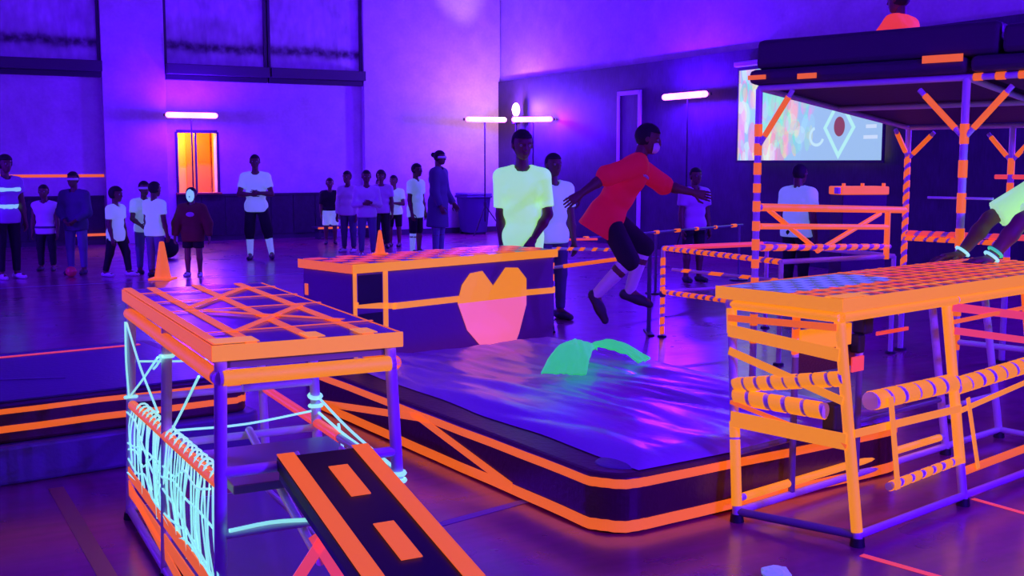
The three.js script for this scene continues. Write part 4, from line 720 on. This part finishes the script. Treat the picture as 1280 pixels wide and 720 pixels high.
  const neckHole = cap(nb.clone().addScaledVector(sd, -0.004 * S).addScaledVector(F, 0.006 * S), nb.clone().addScaledVector(sd, 0.2 * S).addScaledVector(F, 0.01 * S), 0.040 * bw, 0.05 * bw), tf0 = cut(capField(shirtP, 0.028 * S), sd, hemC, false), torsoF = (x, y, z) => Math.max(tf0(x, y, z), -dCap(neckHole, x, y, z)), slvF = capField(slv, 0.03);
  const shirtF = slv.length ? (x, y, z) => smin(torsoF(x, y, z), slvF(x, y, z), 0.025) : torsoF;
  { const [lo, hi] = bounds([...shirtP, ...slv], 0.03); mesh(o.shirtName || 'shirt', surfaceNet(shirtF, lo, hi, cb), o.shirt, g); }
  for (const [a, b, m, nm] of o.bands || []) { const [lo, hi] = bounds(shirtP, 0.04); const f0 = (x, y, z) => torsoF(x, y, z) - 0.006; mesh(nm || 'stripe', surfaceNet(cut(cut(f0, sd, p0.clone().addScaledVector(sd, a * S), false), sd, p0.clone().addScaledVector(sd, b * S), true), lo, hi, cb), m, g); }
  // trousers or shorts
  const pl = o.pantsLen === undefined ? 1.92 : o.pantsLen, pe = o.pantsLoose || 0.012, pantsP = [cap(p0.clone().addScaledVector(X, -0.034 * bw), p0.clone().addScaledVector(X, 0.034 * bw), R.hip + Math.min(pe, e * 0.45))];
  for (const s of [1, -1]) { const q = J[s], t = Math.min(1, pl); pantsP.push(cap(q.H0, q.H0.clone().lerp(q.K, t), R.thigh + Math.min(pe, 0.012), R.knee + (R.thigh - R.knee) * (1 - t) + pe * 1.3, pl <= 1)); if (pl > 1) pantsP.push(cap(q.K, q.K.clone().lerp(q.A, pl - 1), R.knee + pe * 1.1, R.ankle + pe * 1.25, true)); }
  { const [lo, hi] = bounds(pantsP, 0.03); mesh(pl > 1.5 ? 'trousers' : 'shorts', surfaceNet(cut(capField(pantsP, 0.022), sd, p0.clone().addScaledVector(sd, 0.055 * S), true), lo, hi, cb), o.pants, g); }
  for (const s of [1, -1]) {
    const q = J[s];
    if (o.socks) { const P = [cap(q.A.clone().lerp(q.K, Math.min(1, 2.0 - pl)), q.A, R.calf + 0.011, R.ankle + 0.009)]; const [lo, hi] = bounds(P, 0.02); if (!o.sockSide || o.sockSide === s) mesh('sock', surfaceNet(capField(P, 0.01), lo, hi, near ? 0.012 : 0.016), o.socks, g); }
    const fd = dir(q.foot), u = fd.clone().setY(fd.y * 0.4); const b = q.A.clone().add(V(0, -0.022 * S, 0)); const tilt = fd.y;
    const P = [cap(b.clone().addScaledVector(fd, -0.025 * S), b.clone().addScaledVector(fd, 0.06 * S), 0.026 * S, 0.025 * S), cap(b.clone().addScaledVector(fd, 0.04 * S), b.clone().addScaledVector(fd, 0.105 * S).add(V(0, -0.006 * S, 0)), 0.025 * S, 0.0185 * S)];
    const f = capField(P, 0.02), fy = b.y - 0.023 * S, [lo, hi] = bounds(P, 0.02); const sole = Math.abs(tilt) < 0.2 ? (x, y, z) => Math.max(f(x, y, z), fy - y) : f;
    mesh('shoe', surfaceNet(sole, lo, hi, near ? 0.009 : 0.013), o.shoes || M.shoeDark, g);
  }
  if (o.goggles) { const geo = new THREE.TorusGeometry(0.33 * hh, 0.07 * hh, 8, 24, Math.PI).rotateX(Math.PI / 2).scale(1.04, 1.15, 1.2).translate(0, 0.03 * hh, 0.02 * hh); mesh('goggles', place(geo), o.goggles, g); }
  if (o.mask) { const geo = new THREE.SphereGeometry(0.3 * hh, 16, 12, 0, Math.PI * 2, 0, Math.PI * 0.5).rotateX(Math.PI / 2).scale(0.92, o.maskFull ? 1.5 : 0.75, 0.75).translate(0, (o.maskFull ? -0.04 : -0.24) * hh, 0.24 * hh); mesh('face_mask', place(geo), o.mask, g); }
  if (o.belt) { const [lo, hi] = bounds(shirtP, 0.04); const f0 = (x, y, z) => torsoF(x, y, z) - 0.008; mesh('belt', surfaceNet(cut(cut(f0, sd, p0.clone().addScaledVector(sd, 0.0), false), sd, p0.clone().addScaledVector(sd, 0.03 * S), true), lo, hi, cb), o.belt, g); }
  if (o.print) { const c = chest.clone().addScaledVector(F, R.chestR + e * 1.05).addScaledVector(sd, -0.03 * S); mesh('chest_print', new THREE.SphereGeometry(0.045 * S, 14, 10).scale(1.05, 0.62, 0.16).translate(c.x, c.y, c.z), o.print, g); }
  if (o.wristbands) for (const [s, t, m] of o.wristbands) { const q = J[s], c = q.E.clone().lerp(q.Wr, t), geo = new THREE.TorusGeometry(R.wri + 0.010, 0.009, 8, 18); geo.applyQuaternion(new THREE.Quaternion().setFromUnitVectors(V(0, 0, 1), q.ad)); geo.translate(c.x, c.y, c.z); mesh('wristband', geo, m, g); }
  return g;
}
const crossed = { L: [[0.30, -1, 0.25], [-0.9, 0.12, 0.75], [-0.2, 0, -1]], R: [[-0.30, -1, 0.25], [0.9, 0.02, 0.62], [0.2, 0, -1]] };
const W = 'children watching by the back wall';
person({ label: 'person in a vest with glowing reflective bands and black trousers', pos: [-6.90, 0, -15.3], turn: 0.9, S: 1.66, shirt: M.hivis, shirtName: 'vest', hem: 0.06, sleeve: 0.5, pants: M.blackCloth, hair: 'afro', shoes: M.shoeWhite, bands: [[0.06, 0.10, M.reflective], [0.20, 0.235, M.reflective]], skin: 0 });
person({ label: 'child in a sleeveless white top with a dark belt and black trousers', pos: [-6.87, 0, -16.5], turn: 0.1, S: 1.25, shirt: M.paleShirt, sleeve: 0, pants: M.blackCloth, belt: M.navy, skin: 0, hem: 0.07 });
person({ label: 'child all in dark blue with pale goggles, hands together', pos: [-6.23, 0, -16.0], turn: -0.1, S: 1.44, shirt: M.navy, sleeve: 1.9, pants: M.jeans, goggles: M.mask, hem: 0.08, loose: 0.022, arms: { L: [[0.2, -1, 0.1], [-0.6, -0.5, 0.6]], R: [[-0.2, -1, 0.1], [0.6, -0.5, 0.6]] } });
person({ label: 'child in a white T-shirt and black trousers seen from the side, feet apart', pos: [-5.54, 0, -15.65], turn: 1.35, S: 1.25, shirt: M.brightWhite, pants: M.blackCloth, shoes: M.shoeWhite, legs: { L: [[0.1, -1, 0.32], [0.02, -1, 0.12]], R: [[-0.05, -1, -0.2], [0, -1, -0.3]] }, hair: 'afro', hem: 0.09 });
person({ label: 'child in a white T-shirt wearing pale goggles, half hidden by another child', pos: [-5.28, 0, -16.1], turn: 0.7, S: 1.31, shirt: M.brightWhite, pants: M.jeans, goggles: M.mask, arms: { L: [[0.25, -1, 0.2], [-0.3, -0.3, 1]], R: [[-0.25, -1, 0.2], [0.3, -0.5, 1]] } });
person({ label: 'child in a white T-shirt and blue trousers standing with their back turned beside the cone', pos: [-4.98, 0, -15.6], turn: 2.6, S: 1.31, shirt: M.brightWhite, pants: M.jeans, hem: 0.07 });
person({ label: 'child in a dark brown hooded top and shorts with a glowing mask', pos: [-4.47, 0, -15.68], turn: 0, S: 1.23, shirt: M.brownCloth, shirtName: 'hooded_top', sleeve: 1.95, loose: 0.03, hem: 0.10, pants: M.blackCloth, pantsLen: 0.75, pantsLoose: 0.02, mask: M.reflective, maskFull: true, print: M.lilacShirt, shoes: M.shoeWhite, arms: { L: [[0.42, -1, 0.05], [0.1, -1, 0.15]], R: [[-0.42, -1, 0.05], [-0.1, -1, 0.15]] }, skin: 1 });
person({ label: 'adult in a white T-shirt and long black shorts with arms folded under the lit hatch', pos: [-4.197, 0, -18.41], turn: 0.15, S: 1.69, shirt: M.brightWhite, pants: M.blackCloth, pantsLen: 1.35, pantsLoose: 0.028, socks: M.brightWhite, shoes: M.shoeDark, arms: crossed, hem: 0.06, legs: { L: [[0.2, -1, 0.02], [0.16, -1, 0]], R: [[-0.06, -1, 0.02], [0, -1, 0]] } });
person({ label: 'child in a black top and white shorts in front of the low bench', pos: [-3.55, 0, -21.9], turn: 0.2, S: 1.27, shirt: M.blackCloth, hem: -0.01, pants: M.brightWhite, pantsLen: 0.9, pantsLoose: 0.022, skin: 0, hair: 'short', sleeve: 0.9 });
person({ label: 'child in a pale blue long-sleeved top and dark trousers', pos: [-2.90, 0, -19.9], turn: -0.4, S: 1.42, shirt: M.paleShirt, sleeve: 1.9, pants: M.navy, shoes: M.shoeWhite });
person({ label: 'child in a pale pink long-sleeved top and blue jeans at the front of the group', pos: [-2.46, 0, -19.0], turn: 0.2, S: 1.44, shirt: M.paleShirt, sleeve: 1.9, pants: M.jeans, shoes: M.shoeWhite, arms: { L: [[0.2, -1, 0.15], [-0.75, 0.2, 0.7]], R: [[-0.2, -1, 0.15], [0.75, 0.1, 0.7]] } });
person({ label: 'dark-haired child in a lilac top half hidden behind the one in jeans', pos: [-2.42, 0, -20.8], turn: 0.1, S: 1.42, shirt: M.lilacShirt, pants: M.blackCloth, hair: 'afro' });
person({ label: 'child in a white T-shirt and black shorts with arms folded by the corner pier', pos: [-2.22, 0, -21.2], turn: -0.3, S: 1.33, shirt: M.brightWhite, pants: M.blackCloth, pantsLen: 0.95, arms: crossed, skin: 1 });
person({ label: 'child in a white T-shirt squeezed between the jeans wearer and the one with folded arms', pos: [-2.58, 0, -21.9], turn: 0.2, S: 1.26, shirt: M.brightWhite, pants: M.blackCloth });
person({ label: 'child in a long white T-shirt and black shorts standing behind the long coat', pos: [-1.66, 0, -19.3], turn: 1.1, S: 1.55, shirt: M.brightWhite, hem: 0.10, pants: M.blackCloth, pantsLen: 1.2, socks: M.brightWhite, sockSide: -1 });
person({ label: 'adult in a long dark blue coat with hair tied back and pale goggles', pos: [-1.25, 0, -18.95], turn: 1.25, S: 1.76, shirt: M.navy, shirtName: 'coat', sleeve: 1.95, loose: 0.03, hem: 0.24, flare: 0.03, pants: M.jeans, hair: 'bun', goggles: M.mask, arms: { L: [[0.1, -1, 0.1], [0, -0.8, 0.6]], R: [[-0.1, -1, 0.05], [0, -0.9, 0.4]] } });
person({ label: 'man in a neon yellow-green T-shirt standing behind the vaulting box', near: 1, pos: [0.085, 0, -9.62], turn: 0.05, S: 1.84, shirt: M.neon, hem: 0.10, loose: 0.014, flare: 0.008, sleeve: 0.8, pants: M.blackCloth, pantsLen: 1.2, skin: 0, look: 0.25, nod: 0.12, build: 0.92, arms: { L: [[0.14, -1, 0.10], [-0.5, -0.75, 0.45], [-0.4, -0.2, -1]], R: [[-0.02, -1, -0.06], [0.05, -1, 0.2]] }, curl: 0.6 });
person({ label: 'person in a white top and dark trousers just behind the neon-shirted man', pos: [0.40, 0, -11.35], turn: 0.5, S: 1.66, shirt: M.brightWhite, pants: M.navy });
person({ label: 'jumper in a red shirt in mid-leap between the vaulting box and the low rails', near: 1, pos: [0.74, 0.49, -8.8], turn: 1.45, S: 1.62, spine: [0.05, 0.86, 0.52], shirt: M.redShirt, hem: 0.10, loose: 0.03, flare: 0.02, sleeve: 1.05, pants: M.blackCloth, pantsLen: 1.15, pantsLoose: 0.022, socks: M.paleShirt, shoes: M.shoeDark, mask: M.paleShirt, nod: 0.2, arms: { L: [[0.35, -0.55, 0.8], [0.0, -0.25, 1]], R: [[-0.55, -0.25, -0.75], [-0.3, -0.5, -0.7]] }, legs: { L: [[0.05, -0.62, 0.72], [0.0, -0.9, -0.28], [0, -0.35, 1]], R: [[-0.08, -0.85, 0.45], [0, -0.7, -0.65], [0, -0.8, 0.4]] }, bands: [[0.245, 0.262, M.lilacShirt, 'chest_stripe']] });
person({ label: 'child in a lilac shirt and black shorts beyond the dotted barrier', pos: [2.43, 0, -15.0], turn: 0.4, S: 1.5, shirt: M.lilacShirt, pants: M.blackCloth, pantsLen: 1.1, loose: 0.024 });
person({ label: 'child in a white T-shirt beneath the projected screen', pos: [3.33, 0, -13.1], turn: 2.2, S: 1.55, shirt: M.brightWhite, pants: M.blackCloth, loose: 0.026, build: 1.08 });
person({ label: 'child in a bright red shirt sitting on top of the tower roof', pos: [3.06, 2.265, -8.85], turn: -2.4, S: 1.22, seat: 0.06, shirt: M.orangeShirt, pants: M.blackCloth, loose: 0.024, spine: [0, 1, 0.15], legs: { L: [[0.55, 0.05, 0.9], [-0.7, -0.12, 0.5], [-0.6, 0, 0.7]], R: [[-0.55, 0.05, 0.9], [0.7, -0.02, 0.5], [0.6, 0, 0.7]] }, arms: { L: [[0.3, -0.8, 0.5], [-0.1, -0.4, 1]], R: [[-0.3, -0.8, 0.5], [0.1, -0.4, 1]] } });
person({ label: 'person in a neon green shirt leaning an arm on the lattice table', near: 1, pos: [3.29, 0, -6.42], turn: -1.57, S: 1.84, spine: [0, 0.93, 0.36], shirt: M.neon, hem: 0.06, loose: 0.028, sleeve: 0.85, pants: M.blackCloth, skin: 1, arms: { L: [[0.05, -0.5, 0.86], [0.0, -0.78, 0.62], [0, -1, 0.1], [0, -0.12, 1]], R: [[-0.1, -0.5, 0.8], [0, -0.80, 0.62], [0, -1, 0.1], [0, -0.12, 1]] }, wristbands: [[1, 0.92, M.cord], [1, 0.80, M.neonGreen], [-1, 0.9, M.cord]], legs: { L: [[0.08, -1, -0.06], [0, -1, -0.1]], R: [[-0.08, -1, 0.1], [0, -1, -0.12]] }, curl: 0.25 });
renderer.render(scene, camera);
